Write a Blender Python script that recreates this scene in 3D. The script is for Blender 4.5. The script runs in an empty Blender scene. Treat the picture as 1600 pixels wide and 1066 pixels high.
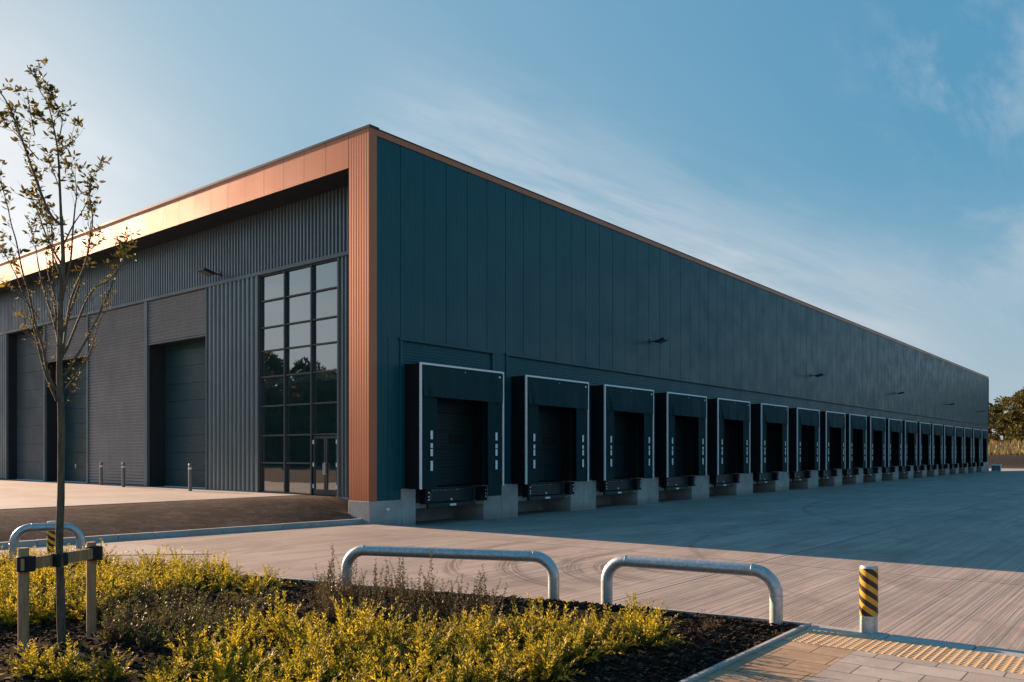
import bpy, math, random
from mathutils import Vector, Matrix
rnd = random.Random(11)
S = bpy.context.scene
R = math.radians

# ------------------------------------------------------------------ camera
cam_d = bpy.data.cameras.new("camera")
cam = bpy.data.objects.new("camera", cam_d)
S.collection.objects.link(cam)
cam.location = (-17.2, -19.6, 2.2)
cam.rotation_euler = (R(90), 0, math.atan2(-.7785, .6277))
cam_d.sensor_width = 36.0
cam_d.lens = 36.0 * 1286 / 1600
cam_d.shift_y = 175.0 / 1600
cam_d.clip_start = .1
cam_d.clip_end = 6000
S.camera = cam

# ------------------------------------------------------------------ light
SUN_EL, SUN_AZ = R(15), R(1.7)                      # azimuth measured from +Y towards -X
sdir = Vector((-math.sin(SUN_AZ) * math.cos(SUN_EL), math.cos(SUN_AZ) * math.cos(SUN_EL), math.sin(SUN_EL)))
sl = bpy.data.lights.new("sun", 'SUN')
sl.energy = 5.0
sl.angle = R(.5)
sl.color = (1.0, .66, .43)
so = bpy.data.objects.new("sun", sl)
S.collection.objects.link(so)
so.rotation_euler = (-sdir).to_track_quat('-Z', 'Y').to_euler()
S.view_settings.view_transform = 'Standard'
S.view_settings.look = 'None'
S.view_settings.gamma = 1
S.view_settings.use_curve_mapping = False
S.view_settings.exposure = 1.35
SKY_STRENGTH = .05

# ------------------------------------------------------------------ node helper
class G:
    def __init__(s, tree):
        s.t = tree; s.n = tree.nodes; s.l = tree.links
    def put(s, sock, v):
        if isinstance(v, bpy.types.NodeSocket): s.l.new(v, sock)
        elif isinstance(v, (int, float)) and sock.type in ('RGBA', 'VECTOR'):
            sock.default_value = (v, v, v, 1) if sock.type == 'RGBA' else (v, v, v)
        elif isinstance(v, tuple) and sock.type == 'RGBA' and len(v) == 3: sock.default_value = (*v, 1)
        else: sock.default_value = v
    def node(s, typ, ins=None, **kw):
        n = s.n.new(typ)
        for k, v in kw.items(): setattr(n, k, v)
        for k, v in (ins or {}).items(): s.put(n.inputs[k], v)
        return n
    def m(s, op, a, b=0.0, c=0.0, clamp=False):
        n = s.n.new('ShaderNodeMath'); n.operation = op; n.use_clamp = clamp
        s.put(n.inputs[0], a); s.put(n.inputs[1], b)
        if op in ('MULTIPLY_ADD', 'COMPARE', 'WRAP', 'SMOOTH_MIN'): s.put(n.inputs[2], c)
        return n.outputs[0]
    def vm(s, op, a, b=(0, 0, 0)):
        n = s.n.new('ShaderNodeVectorMath'); n.operation = op
        s.put(n.inputs[0], a)
        if op == 'SCALE': s.put(n.inputs['Scale'], b)
        else: s.put(n.inputs[1], b)
        return n.outputs['Value'] if op in ('DOT_PRODUCT', 'LENGTH', 'DISTANCE') else n.outputs[0]
    def mix(s, f, a, b, blend='MIX'):
        n = s.n.new('ShaderNodeMix'); n.data_type = 'RGBA'; n.blend_type = blend
        s.put(n.inputs[0], f); s.put(n.inputs[6], a); s.put(n.inputs[7], b)
        return n.outputs[2]
    def noise(s, vec, scale, detail=4, rough=.55, dist=0.0):
        n = s.node('ShaderNodeTexNoise', {'Vector': vec, 'Scale': scale, 'Detail': detail, 'Roughness': rough, 'Distortion': dist})
        return n.outputs[0]
    def ramp(s, f, lo, hi, a=0.0, b=1.0, smooth=True):
        n = s.n.new('ShaderNodeMapRange'); n.interpolation_type = 'SMOOTHSTEP' if smooth else 'LINEAR'
        s.put(n.inputs[0], f); s.put(n.inputs[1], lo); s.put(n.inputs[2], hi); s.put(n.inputs[3], a); s.put(n.inputs[4], b)
        return n.outputs[0]
    def sep(s, v):
        n = s.node('ShaderNodeSeparateXYZ', {0: v}); return n.outputs
    def comb(s, x, y, z):
        return s.node('ShaderNodeCombineXYZ', {0: x, 1: y, 2: z}).outputs[0]
    def scl(s, v, t): return s.vm('MULTIPLY', v, t)
    def bump(s, h, strength=.5, dist=.01):
        return s.node('ShaderNodeBump', {'Height': h, 'Strength': strength, 'Distance': dist}).outputs[0]

def new_mat(name):
    m = bpy.data.materials.new(name); m.use_nodes = True
    g = G(m.node_tree)
    p = m.node_tree.nodes['Principled BSDF']
    return m, g, p
def setp(g, p, **kw):
    nm = dict(col='Base Color', rough='Roughness', metal='Metallic', normal='Normal', spec='Specular IOR Level', coat='Coat Weight', crough='Coat Roughness')
    for k, v in kw.items(): g.put(p.inputs[nm[k]], v)
def wpos(g): return g.node('ShaderNodeNewGeometry').outputs['Position']
def opos(g): return g.node('ShaderNodeTexCoord').outputs['Object']
def isl(g): return g.node('ShaderNodeNewGeometry').outputs['Random Per Island']

# ------------------------------------------------------------------ sky
W = bpy.data.worlds.new("World"); S.world = W; W.use_nodes = True
g = G(W.node_tree)
bgn = W.node_tree.nodes['Background']
sky = g.node('ShaderNodeTexSky', sky_type='NISHITA', sun_disc=False, sun_elevation=SUN_EL, sun_rotation=-SUN_AZ,
             air_density=1.15, dust_density=2.2, ozone_density=2.2, altitude=50)
d = g.node('ShaderNodeTexCoord').outputs['Generated']
dx, dy, dz = g.sep(d)
zz = g.m('ADD', g.m('MAXIMUM', dz, 0.0), .1)
cp = g.comb(g.m('DIVIDE', dx, zz), g.m('DIVIDE', dy, zz), 0.0)
def blob(v, k):
    return g.m('POWER', 2.718, g.m('MULTIPLY', g.m('SUBTRACT', 1.0, g.vm('DOT_PRODUCT', d, v)), -k))
rot = g.node('ShaderNodeMapping', {'Vector': cp, 'Rotation': (0, 0, R(-28)), 'Scale': (.55, 1.9, 1)}).outputs[0]
n1 = g.noise(rot, 1.5, 8, .58, .5)
n2 = g.noise(g.scl(cp, (.5, .9, 1)), .9, 6, .55, .3)
cir = g.ramp(n1, .46, .72)
wide = g.ramp(n2, .36, .68)
n4 = g.noise(rot, 2.6, 9, .64, .25)
mA = g.m('MULTIPLY', g.m('ADD', blob((.90, .164, .405), 260), blob((.93, .125, .345), 600)), .95)
d1, d2 = Vector((.697, .634, .335)), Vector((.965, .232, .128)); nb_ = d1.cross(d2).normalized()   # long bank of thin cloud
if nb_.z < 0: nb_ = -nb_
q0 = g.vm('DOT_PRODUCT', d, tuple(nb_)); u0 = g.vm('DOT_PRODUCT', d, tuple((d2 - d1).normalized()))
st1 = g.noise(g.comb(g.m('MULTIPLY', u0, 2.2), g.m('MULTIPLY', q0, 11.0), .3), 1.6, 8, .62, .5)
st2 = g.noise(g.comb(g.m('MULTIPLY', u0, 3.0), g.m('MULTIPLY', q0, 26.0), 4.1), 1.5, 6, .6, .3)
q_ = g.m('ADD', q0, g.m('MULTIPLY', g.m('SUBTRACT', st1, .5), .16))
mB = g.m('MULTIPLY', g.ramp(q_, -.16, -.02), g.ramp(q_, .0, .125, 1, 0))
mB = g.m('MULTIPLY', mB, g.ramp(g.vm('DOT_PRODUCT', d, (.845, .463, .268)), .92, .99))
mE = g.m('MULTIPLY', blob((.64, .70, .30), 8), .24)
mC = blob((.965, .135, .226), 300)
mD = g.m('ADD', g.m('MULTIPLY', blob((.33, .92, .205), 75), 2.0), g.m('MULTIPLY', blob((-.62, .72, .30), 9), .55))
cloud = g.m('MULTIPLY', mA, g.m('MULTIPLY', g.ramp(n4, .47, .72), .34))
cloud = g.m('ADD', cloud, g.m('MULTIPLY', mB, g.m('ADD', .14, g.m('MULTIPLY', g.ramp(g.m('ADD', st1, g.m('MULTIPLY', st2, .6)), .55, 1.05), .62))))
cloud = g.m('ADD', cloud, g.m('MULTIPLY', mC, g.m('MULTIPLY', cir, .4)))
cloud = g.m('ADD', cloud, g.m('MULTIPLY', mD, g.m('ADD', .35, g.m('MULTIPLY', wide, .45))))
cloud = g.m('ADD', cloud, g.m('MULTIPLY', g.m('MULTIPLY', g.m('SUBTRACT', 1.0, dx), .5), g.m('MULTIPLY', wide, .08)))
cloud = g.m('ADD', cloud, g.m('MULTIPLY', g.ramp(dz, .0, .33, 1, 0), .62))
cloud = g.m('ADD', cloud, g.m('MULTIPLY', mE, g.m('ADD', .45, n2)))
cloud = g.m('MINIMUM', cloud, .92)
KS = SKY_STRENGTH * 2 ** S.view_settings.exposure           # grade of the sky's colour, written for the displayed values
sr, sg, sb = g.sep(sky.outputs[0])
def grade(c, k, p_): return g.m('MULTIPLY', g.m('POWER', g.m('MULTIPLY', c, KS), p_), k / KS)
tint = g.comb(grade(sr, .455, .88), grade(sg, .565, .42), grade(sb, .655, .25))
glow = g.m('POWER', g.m('MAXIMUM', g.vm('DOT_PRODUCT', d, tuple(sdir)), 0.0), 5.0)
ccol = g.mix(glow, (4.5, 5.0, 5.5), (8.6, 8.8, 8.9))
skyc = g.mix(cloud, tint, ccol)
g.put(bgn.inputs[0], skyc)
bgn.inputs[1].default_value = SKY_STRENGTH

# ------------------------------------------------------------------ mesh helpers
class MB:
    def __init__(s): s.v = []; s.f = []
    def box(s, x0, x1, y0, y1, z0, z1):
        b = len(s.v)
        s.v += [(x0, y0, z0), (x1, y0, z0), (x1, y1, z0), (x0, y1, z0), (x0, y0, z1), (x1, y0, z1), (x1, y1, z1), (x0, y1, z1)]
        s.f += [tuple(b + i for i in q) for q in ((3, 2, 1, 0), (4, 5, 6, 7), (0, 1, 5, 4), (1, 2, 6, 5), (2, 3, 7, 6), (3, 0, 4, 7))]
        return s
    def obox(s, c, ex, ey, ez):
        c, ex, ey, ez = map(Vector, (c, ex, ey, ez)); b = len(s.v)
        for k in (-1, 1):
            for i, j in ((-1, -1), (1, -1), (1, 1), (-1, 1)): s.v.append(tuple(c + ex * i + ey * j + ez * k))
        s.f += [tuple(b + i for i in q) for q in ((3, 2, 1, 0), (4, 5, 6, 7), (0, 1, 5, 4), (1, 2, 6, 5), (2, 3, 7, 6), (3, 0, 4, 7))]
        return s
    def strip(s, a, b):                      # quads between two polylines
        o = len(s.v); n = len(a); s.v += [tuple(p) for p in a] + [tuple(p) for p in b]
        for i in range(n - 1): s.f.append((o + i, o + i + 1, o + n + i + 1, o + n + i))
        return s
    def grid(s, rows):
        o = len(s.v); n = len(rows[0])
        for r in rows: s.v += [tuple(p) for p in r]
        for j in range(len(rows) - 1):
            for i in range(n - 1):
                s.f.append((o + j * n + i, o + j * n + i + 1, o + (j + 1) * n + i + 1, o + (j + 1) * n + i))
        return s
    def quad(s, *p):
        o = len(s.v); s.v += [tuple(q) for q in p]; s.f.append(tuple(range(o, o + len(p)))); return s
    def tube(s, pts, rad, n=12, cap=True):
        pts = [Vector(p) for p in pts]
        if not isinstance(rad, (list, tuple)): rad = [rad] * len(pts)
        o = len(s.v); up = None
        for i, p in enumerate(pts):
            t = (pts[min(i + 1, len(pts) - 1)] - pts[max(i - 1, 0)]).normalized()
            if up is None:
                up = t.cross(Vector((0, 0, 1)) if abs(t.z) < .9 else Vector((1, 0, 0))).normalized()
            up = (up - t * up.dot(t)).normalized(); w = t.cross(up)
            for k in range(n):
                a = 2 * math.pi * k / n
                s.v.append(tuple(p + (up * math.cos(a) + w * math.sin(a)) * rad[i]))
        for i in range(len(pts) - 1):
            for k in range(n):
                s.f.append((o + i * n + k, o + i * n + (k + 1) % n, o + (i + 1) * n + (k + 1) % n, o + (i + 1) * n + k))
        if cap:
            s.f.append(tuple(o + k for k in reversed(range(n)))); s.f.append(tuple(o + (len(pts) - 1) * n + k for k in range(n)))
        return s
    def lathe(s, prof, n=32, c=(0, 0, 0)):
        o = len(s.v)
        for r, z in prof:
            for k in range(n):
                a = 2 * math.pi * k / n; s.v.append((c[0] + r * math.cos(a), c[1] + r * math.sin(a), c[2] + z))
        for i in range(len(prof) - 1):
            for k in range(n):
                s.f.append((o + i * n + k, o + i * n + (k + 1) % n, o + (i + 1) * n + (k + 1) % n, o + (i + 1) * n + k))
        s.f.append(tuple(o + k for k in reversed(range(n)))); s.f.append(tuple(o + (len(prof) - 1) * n + k for k in range(n)))
        return s
    def leaf(s, p, dr, side, L, w):
        p, dr, side = Vector(p), Vector(dr), Vector(side)
        s.quad(p, p + dr * L * .5 + side * w * .5, p + dr * L, p + dr * L * .5 - side * w * .5)
    def build(s, name, mat, parent=None, smooth=False, loc=None, bevel=0, mats=None):
        me = bpy.data.meshes.new(name); me.from_pydata(s.v, [], s.f); me.update()
        for mm in (mats or [mat]): me.materials.append(mm)
        if smooth:
            me.polygons.foreach_set('use_smooth', [True] * len(me.polygons)); me.update()
            try: me.set_sharp_from_angle(angle=R(38))
            except Exception: pass
        o = bpy.data.objects.new(name, me); S.collection.objects.link(o)
        if parent: o.parent = parent
        if loc: o.location = loc
        if bevel:
            b = o.modifiers.new('bevel', 'BEVEL'); b.width = bevel; b.segments = 2; b.limit_method = 'ANGLE'
        return o
def empty(name, loc=(0, 0, 0), rz=0):
    o = bpy.data.objects.new(name, None); S.collection.objects.link(o); o.location = loc; o.rotation_euler = (0, 0, rz); o.empty_display_size = .2
    return o
def tag(o, label=None, cat=None, group=None, kind=None):
    for k, v in (('label', label), ('category', cat), ('group', group), ('kind', kind)):
        if v: o[k] = v
    return o
def dup(o, parent=None):
    c = o.copy(); S.collection.objects.link(c)
    if parent: c.parent = parent
    for ch in list(o.children): dup(ch, c)
    return c
def part(name, mat, parent, *boxes, bevel=0):
    m = MB()
    for b in boxes: m.box(*b)
    return m.build(name, mat, parent, bevel=bevel)
def corr(u0, u1, pitch, depth, kind='trap'):
    """profile points (u, offset) of corrugated sheet"""
    out = []; n = max(1, round((u1 - u0) / pitch)); p = (u1 - u0) / n
    for i in range(n):
        u = u0 + i * p
        if kind == 'trap': out += [(u, 0), (u + .38 * p, 0), (u + .50 * p, depth), (u + .88 * p, depth)]
        elif kind == 'groove': out += [(u, 0), (u + p - .030, 0), (u + p - .024, depth), (u + p - .006, depth)]
        else: out += [(u + p * k / 6, depth * (.5 - .5 * math.cos(2 * math.pi * k / 6))) for k in range(6)]
    out.append((u1, 0)); return out

# ------------------------------------------------------------------ materials
def metal_paint(name, col, rough=.38, spec=.5, wob=.12, ribs=None, metal=0.0):
    m, g, p = new_mat(name); P = wpos(g)
    n = g.noise(P, .7, 3); n2 = g.noise(g.scl(P, (3, 3, .35)), 2.2, 5, .6)
    c = g.mix(g.m('MULTIPLY', g.ramp(n2, .35, .75), .35), col, tuple(min(1, x * 1.45 + .006) for x in col))
    h = g.noise(P, 1.3, 2)
    nb = g.bump(h, wob, .05)
    if ribs:
        x = g.sep(P)['XYZ'.index(ribs[0])]
        wv = g.m('PINGPONG', x, ribs[1] * .5)
        nb = g.node('ShaderNodeBump', {'Height': g.ramp(wv, ribs[1] * .08, ribs[1] * .3), 'Strength': .6, 'Distance': ribs[2], 'Normal': nb}).outputs[0]
    setp(g, p, col=c, rough=g.ramp(n, .3, .7, rough - .05, rough + .08), spec=spec, normal=nb, metal=metal)
    return m
M = {}
M['wall'] = metal_paint('dark_wall_panel', (.002, .068, .084), .36, .34, .012, ('X', .1, .004))
M['front'] = metal_paint('grey_corrugated_sheet', (.165, .200, .210), .36, .5, .05, metal=.45)
M['ribbed'] = metal_paint('grey_ribbed_sheet', (.27, .255, .245), .50, .4, .10, metal=.25)
M['trim'] = metal_paint('grey_trim', (.115, .150, .160), .40, .5, .05)
M['door'] = metal_paint('dark_sectional_door', (.016, .050, .058), .42, .5, .05, ('Z', .125, .006))
M['door2'] = metal_paint('ribbed_door', (.085, .100, .105), .5, .4, .05, ('Z', .10, .01))
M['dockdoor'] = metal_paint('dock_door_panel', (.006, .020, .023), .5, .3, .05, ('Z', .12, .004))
M['post'] = metal_paint('grey_post', (.17, .18, .185), .5, .4, .02)
M['soffit'] = metal_paint('soffit_sheet', (.022, .026, .030), .55, .3, .05)
M['frame'] = metal_paint('glazing_frame', (.050, .060, .068), .35, .5, .03, metal=.3)
M['black'] = metal_paint('black_rubber', (.007, .008, .009), .6, .3, .2)
M['pad'] = metal_paint('black_shelter_fabric', (.006, .008, .009), .7, .25, .3)
M['steel'] = metal_paint('leveller_steel', (.005, .020, .023), .45, .45, .15)
M['roof'] = metal_paint('roof_sheet', (.12, .13, .14), .5, .4, .05)
M['lamp'] = metal_paint('lamp_housing', (.018, .022, .025), .4, .5, .02)
M['alu'] = metal_paint('aluminium_edge', (.93, .88, .84), .5, .5, .02)
M['white'] = metal_paint('white_marker', (.90, .86, .82), .5, .4, .02)
M['tie'] = metal_paint('rubber_tie', (.012, .013, .015), .6, .3, .1)

m, g, p = new_mat('curtain_fabric'); P = wpos(g)
n = g.noise(g.scl(P, (6, 6, 1.2)), 1.5, 4)
setp(g, p, col=g.mix(n, (.003, .020, .023), (.006, .034, .038)), rough=.75, spec=.22, normal=g.bump(g.noise(g.scl(P, (5, 5, .8)), 2.0, 3), .35, .03)); M['fabric'] = m
M['head'] = metal_paint('head_curtain_fabric', (.006, .036, .042), .7, .25, .2)

m, g, p = new_mat('copper_cladding'); P = wpos(g)
n = g.noise(g.scl(P, (3, 3, .25)), 2.0, 5, .6); n3 = g.noise(P, .5, 2)
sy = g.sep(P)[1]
pan = g.node('ShaderNodeTexWhiteNoise', {'W': g.m('FLOOR', g.m('DIVIDE', sy, 1.15))}, noise_dimensions='1D').outputs[0]
c = g.mix(n, (.44, .118, .042), (.56, .172, .070)); c = g.mix(g.m('MULTIPLY', pan, .3), c, (.44, .165, .082))
ln = g.m('PINGPONG', sy, .0574); c = g.mix(g.ramp(ln, .004, .012, .30, 0), c, (.17, .05, .022))  # shade of the rib grooves painted into the copper as darker stripes
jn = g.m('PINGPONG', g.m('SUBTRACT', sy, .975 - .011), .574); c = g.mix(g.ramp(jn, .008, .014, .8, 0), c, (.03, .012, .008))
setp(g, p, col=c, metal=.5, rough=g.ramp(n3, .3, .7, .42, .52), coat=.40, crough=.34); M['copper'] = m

def concrete(name, c0, c1, rough=.8, board=False):
    m, g, p = new_mat(name); P = wpos(g)
    a = g.noise(P, 1.1, 6, .65); b = g.noise(g.scl(P, (5, 5, 1)), 2.2, 6, .65); c = g.noise(P, 40, 3)
    col = g.mix(g.ramp(a, .3, .7), c0, c1)
    col = g.mix(g.m('MULTIPLY', g.ramp(b, .5, .8), .45), col, tuple(x * .55 for x in c0))
    col = g.mix(g.m('MULTIPLY', c, .25), col, tuple(x * .7 for x in c0))
    z = g.sep(P)[2]
    if board:   # splash dirt along the yard
        col = g.mix(g.m('MULTIPLY', g.ramp(g.m('ADD', z, g.m('MULTIPLY', b, .35)), .0, .35, 1, 0), .45), col, (.10, .095, .085))
    setp(g, p, col=col, rough=rough, normal=g.bump(g.m('ADD', c, g.m('MULTIPLY', b, 2.0)), .25, .01)); return m
M['conc'] = concrete('pier_concrete', (.33, .315, .295), (.48, .455, .425), board=True)
M['kerb'] = concrete('kerb_concrete', (.34, .335, .32), (.46, .45, .43))
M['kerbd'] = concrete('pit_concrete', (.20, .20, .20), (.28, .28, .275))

# brushed yard concrete
m, g, p = new_mat('brushed_concrete'); P = wpos(g); X, Y, Z = g.sep(P)
big = g.noise(g.scl(P, (.35, 1.0, 1)), .55, 6, .62, .4)
mid = g.noise(g.scl(P, (.18, 2.6, 1)), 1.0, 5, .62, .2)
fine = g.noise(g.scl(P, (.11, 21, 1)), 1.0, 3, .6)
gro = g.noise(g.scl(P, (.16, 11, 1)), 1.0, 3, .6)
spk = g.noise(P, 60, 2)
col = g.mix(g.ramp(big, .3, .72), (.345, .282, .245), (.505, .415, .355))
col = g.mix(g.m('MULTIPLY', g.ramp(mid, .46, .70), .42), col, (.205, .188, .176))
col = g.mix(g.m('MULTIPLY', g.ramp(fine, .46, .62), .42), col, (.165, .150, .140))
col = g.mix(g.m('MULTIPLY', g.ramp(gro, .48, .64), .26), col, (.54, .495, .455))
col = g.mix(g.m('MULTIPLY', spk, .18), col, (.2, .19, .18))
def ring(cx_, cy_, r_, w_, a0, a1):
    ddx = g.m('SUBTRACT', X, cx_); ddy = g.m('SUBTRACT', Y, cy_)
    rr = g.m('SQRT', g.m('ADD', g.m('MULTIPLY', ddx, ddx), g.m('MULTIPLY', ddy, ddy)))
    wob = g.m('MULTIPLY', g.m('SUBTRACT', g.noise(P, .5, 2), .5), .6)
    e = g.m('ABSOLUTE', g.m('SUBTRACT', g.m('ADD', rr, wob), r_))
    an = g.m('ARCTAN2', ddy, ddx)
    msk = g.m('MULTIPLY', g.ramp(an, a0, a0 + .5), g.ramp(an, a1 - .5, a1, 1, 0))
    st = g.ramp(g.noise(g.comb(g.m('MULTIPLY', rr, 18), g.m('MULTIPLY', an, 1.5), 0.0), 1.0, 4), .38, .62)
    return g.m('MULTIPLY', g.m('MULTIPLY', g.ramp(e, w_ * .4, w_, 1, 0), msk), g.m('MULTIPLY', st, .8 if w_ > .21 else .5))
ty = None
for q in ((-2.3, -13.2, 3.3, .32, 1.0, 3.13), (-2.3, -13.2, 2.6, .28, 1.1, 3.13), (-1.9, -13.0, 4.6, .30, 1.2, 3.13), (-1.9, -13.0, 1.9, .24, 1.2, 3.13), (-1.5, -12.6, 5.6, .22, 1.3, 2.9),
          (6, -22, 12.5, .16, .9, 2.9), (22, -26, 19, .2, 1.0, 2.6)):
    r_ = ring(*q); ty = r_ if ty is None else g.m('MAXIMUM', ty, r_)
bayn = g.node('ShaderNodeTexWhiteNoise', {'Vector': g.comb(g.m('FLOOR', g.m('DIVIDE', g.m('ADD', X, 1.2), 7.3)), g.m('FLOOR', g.m('DIVIDE', g.m('ADD', Y, .9), 6.1)), 0.0)}, noise_dimensions='2D').outputs[0]
col = g.mix(g.m('MULTIPLY', bayn, .30), col, (.27, .235, .21))
ptc = g.noise(g.scl(P, (.5, 1, 1)), .9, 7, .7, .6)
col = g.mix(g.m('MULTIPLY', g.ramp(ptc, .48, .64), .55), col, (.225, .185, .16))
col = g.mix(g.m('MULTIPLY', ty, .85), col, (.085, .072, .066))
def joint(c_, per, off, w_):
    f_ = g.m('PINGPONG', g.m('ADD', c_, off), per * .5)
    return g.ramp(f_, w_ * .5, w_, 1, 0)
jx = joint(X, 7.3, 1.2, .032); jy = joint(Y, 6.1, .9, .028)
jw = g.m('MAXIMUM', jx, jy)
band = g.m('MAXIMUM', joint(X, 7.3, 1.2, .14), joint(Y, 6.1, .9, .12))
col = g.mix(g.m('MULTIPLY', band, .28), col, (.45, .42, .39))
col = g.mix(g.m('MULTIPLY', jw, .8), col, (.06, .058, .055))
stain = g.ramp(g.noise(P, .28, 5, .6, .8), .55, .72)
col = g.mix(g.m('MULTIPLY', stain, .3), col, (.14, .132, .128))
hgt = g.m('SUBTRACT', g.m('ADD', g.m('MULTIPLY', fine, .6), g.m('MULTIPLY', gro, .9)), g.m('MULTIPLY', jw, 2))
setp(g, p, col=col, rough=g.ramp(big, .3, .7, .68, .86), spec=.2, normal=g.bump(hgt, .8, .014)); M['yard'] = m

m, g, p = new_mat('plaza_concrete'); P = wpos(g); X, Y, Z = g.sep(P)
a = g.noise(g.scl(P, (.5, .2, 1)), 1.2, 6, .62, .4); b = g.noise(g.scl(P, (3, .6, 1)), 1.3, 5, .6)
col = g.mix(g.ramp(a, .3, .7), (.36, .325, .295), (.47, .43, .39)); col = g.mix(g.m('MULTIPLY', g.ramp(b, .5, .75), .4), col, (.24, .215, .195))
jl = g.m('MAXIMUM', g.ramp(g.m('PINGPONG', X, 2.5), .01, .02, 1, 0), g.ramp(g.m('PINGPONG', g.m('ADD', Y, 1.0), 2.5), .01, .02, 1, 0))
col = g.mix(g.m('MULTIPLY', jl, .7), col, (.08, .075, .07))
setp(g, p, col=col, rough=.85, spec=.2, normal=g.bump(b, .3, .01)); M['plaza'] = m

def brick_mat(name, c1, c2, mort, sx, bw, bh, off, rotz=0, var=.4, bumpd=.006, msize=.006, bias=0.0):
    m, g, p = new_mat(name); P = wpos(g)
    v = g.node('ShaderNodeMapping', {'Vector': P, 'Rotation': (0, 0, rotz)}).outputs[0]
    br = g.node('ShaderNodeTexBrick', {'Vector': v, 'Color1': c1, 'Color2': c2, 'Mortar': mort, 'Scale': 1.0, 'Mortar Size': msize, 'Mortar Smooth': .1, 'Bias': bias, 'Brick Width': bw, 'Row Height': bh}, offset=off)
    n = g.m('ADD', g.m('MULTIPLY', g.noise(P, 2.4, 9, .8), .6), g.m('MULTIPLY', g.noise(P, .7, 4, .6), .4)); f = g.noise(P, 55, 3)
    col = g.mix(g.m('MULTIPLY', g.ramp(n, .44, .56), var), br.outputs[0], tuple(x * .32 for x in c1))
    col = g.mix(g.m('MULTIPLY', f, .2), col, tuple(x * .7 for x in c2))
    h = g.m('ADD', g.m('MULTIPLY', g.m('SUBTRACT', 1.0, br.outputs[1]), 1.0), g.m('MULTIPLY', f, .3))
    setp(g, p, col=col, rough=.95, spec=.08, normal=g.bump(h, .8, bumpd)); return m
M['brick'] = brick_mat('brown_block_paving', (.060, .043, .036), (.165, .116, .092), (.030, .026, .023), 1, .24, .12, .5, R(45), .75, .022, .012)
M['slab'] = brick_mat('pavement_slabs', (.40, .345, .30), (.50, .445, .395), (.10, .09, .08), 1, .60, .40, .5, R(90), .28, .006, .007)

M['slabt'] = brick_mat('tan_pavement_slabs', (.42, .285, .185), (.50, .36, .25), (.09, .07, .05), 1, .60, .41, .5, R(90), .35, .006, .007)

m, g, p = new_mat('tactile_paving'); P = wpos(g)
n = g.noise(P, 3, 6, .65); f = g.noise(P, 50, 3)
col = g.mix(n, (.52, .34, .18), (.62, .44, .26)); col = g.mix(g.m('MULTIPLY', f, .3), col, (.32, .235, .15))
setp(g, p, col=col, rough=.8, normal=g.bump(f, .3, .005)); M['tactile'] = m
M['ptact'] = concrete('pale_tactile', (.46, .385, .32), (.56, .48, .405))

m, g, p = new_mat('soil'); P = wpos(g)
n = g.noise(P, 6, 8, .7); n2 = g.noise(P, 45, 4, .7)
col = g.mix(n, (.012, .009, .007), (.040, .029, .021)); col = g.mix(g.m('MULTIPLY', g.ramp(n2, .5, .75), .5), col, (.085, .06, .042))
setp(g, p, col=col, rough=1.0, spec=.05, normal=g.bump(g.m('ADD', n, n2), .9, .04)); M['soil'] = m
m, g, p = new_mat('bark_chips')
rn = isl(g); P = wpos(g)
rc = g.node('ShaderNodeValToRGB', {0: rn}); cr = rc.color_ramp
cr.elements[0].color = (.010, .007, .006, 1); cr.elements[1].color = (.13, .088, .06, 1)
e = cr.elements.new(.55); e.color = (.028, .019, .014, 1); e = cr.elements.new(.85); e.color = (.06, .04, .028, 1)
setp(g, p, col=rc.outputs[0], rough=.95, spec=.1); M['chips'] = m

def leaf_mat(name, cols, trans=.4, rough=.5):
    m, g, p = new_mat(name)
    rn = isl(g); rc = g.node('ShaderNodeValToRGB', {0: rn}); cr = rc.color_ramp
    cr.elements[0].color = (*cols[0], 1); cr.elements[1].color = (*cols[-1], 1)
    for i, c in enumerate(cols[1:-1]):
        e = cr.elements.new((i + 1) / (len(cols) - 1)); e.color = (*c, 1)
    P = wpos(g)
    c = g.mix(g.m('MULTIPLY', g.ramp(g.noise(P, 2.2, 4), .35, .65), .45), rc.outputs[0], cols[0])
    setp(g, p, col=c, rough=rough, spec=.35)
    tr = g.node('ShaderNodeBsdfTranslucent', {'Color': c})
    ms = g.node('ShaderNodeMixShader', {0: trans, 1: p.outputs[0], 2: tr.outputs[0]})
    out = m.node_tree.nodes['Material Output']; g.l.new(ms.outputs[0], out.inputs[0]); return m
M['gold'] = leaf_mat('golden_leaf', [(.09, .115, .016), (.27, .245, .018), (.55, .41, .026), (.74, .54, .05)], .55)
M['green'] = leaf_mat('green_leaf', [(.035, .055, .012), (.075, .095, .018), (.13, .14, .022)])
M['olive'] = leaf_mat('olive_leaf', [(.050, .058, .020), (.090, .105, .025), (.17, .175, .035), (.12, .085, .05)])
M['twig'] = leaf_mat('brown_twig_leaf', [(.05, .045, .022), (.095, .078, .032), (.15, .12, .045), (.12, .075, .045)])
M['plum'] = leaf_mat('plum_leaf', [(.05, .03, .028), (.10, .06, .05), (.12, .10, .04)])
M['bud'] = leaf_mat('young_tree_leaf', [(.05, .050, .013), (.10, .095, .018), (.19, .16, .03), (.09, .06, .025)], .45)
M['buds'] = leaf_mat('young_yellow_leaf', [(.25, .18, .03), (.40, .28, .04)], .45)
M['crown'] = leaf_mat('broadleaf_crown', [(.042, .048, .012), (.080, .082, .018), (.14, .120, .026), (.19, .15, .038)], .25, .6)
M['hay'] = leaf_mat('dry_grass', [(.12, .10, .03), (.26, .20, .07), (.36, .28, .11)], .3)

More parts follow.
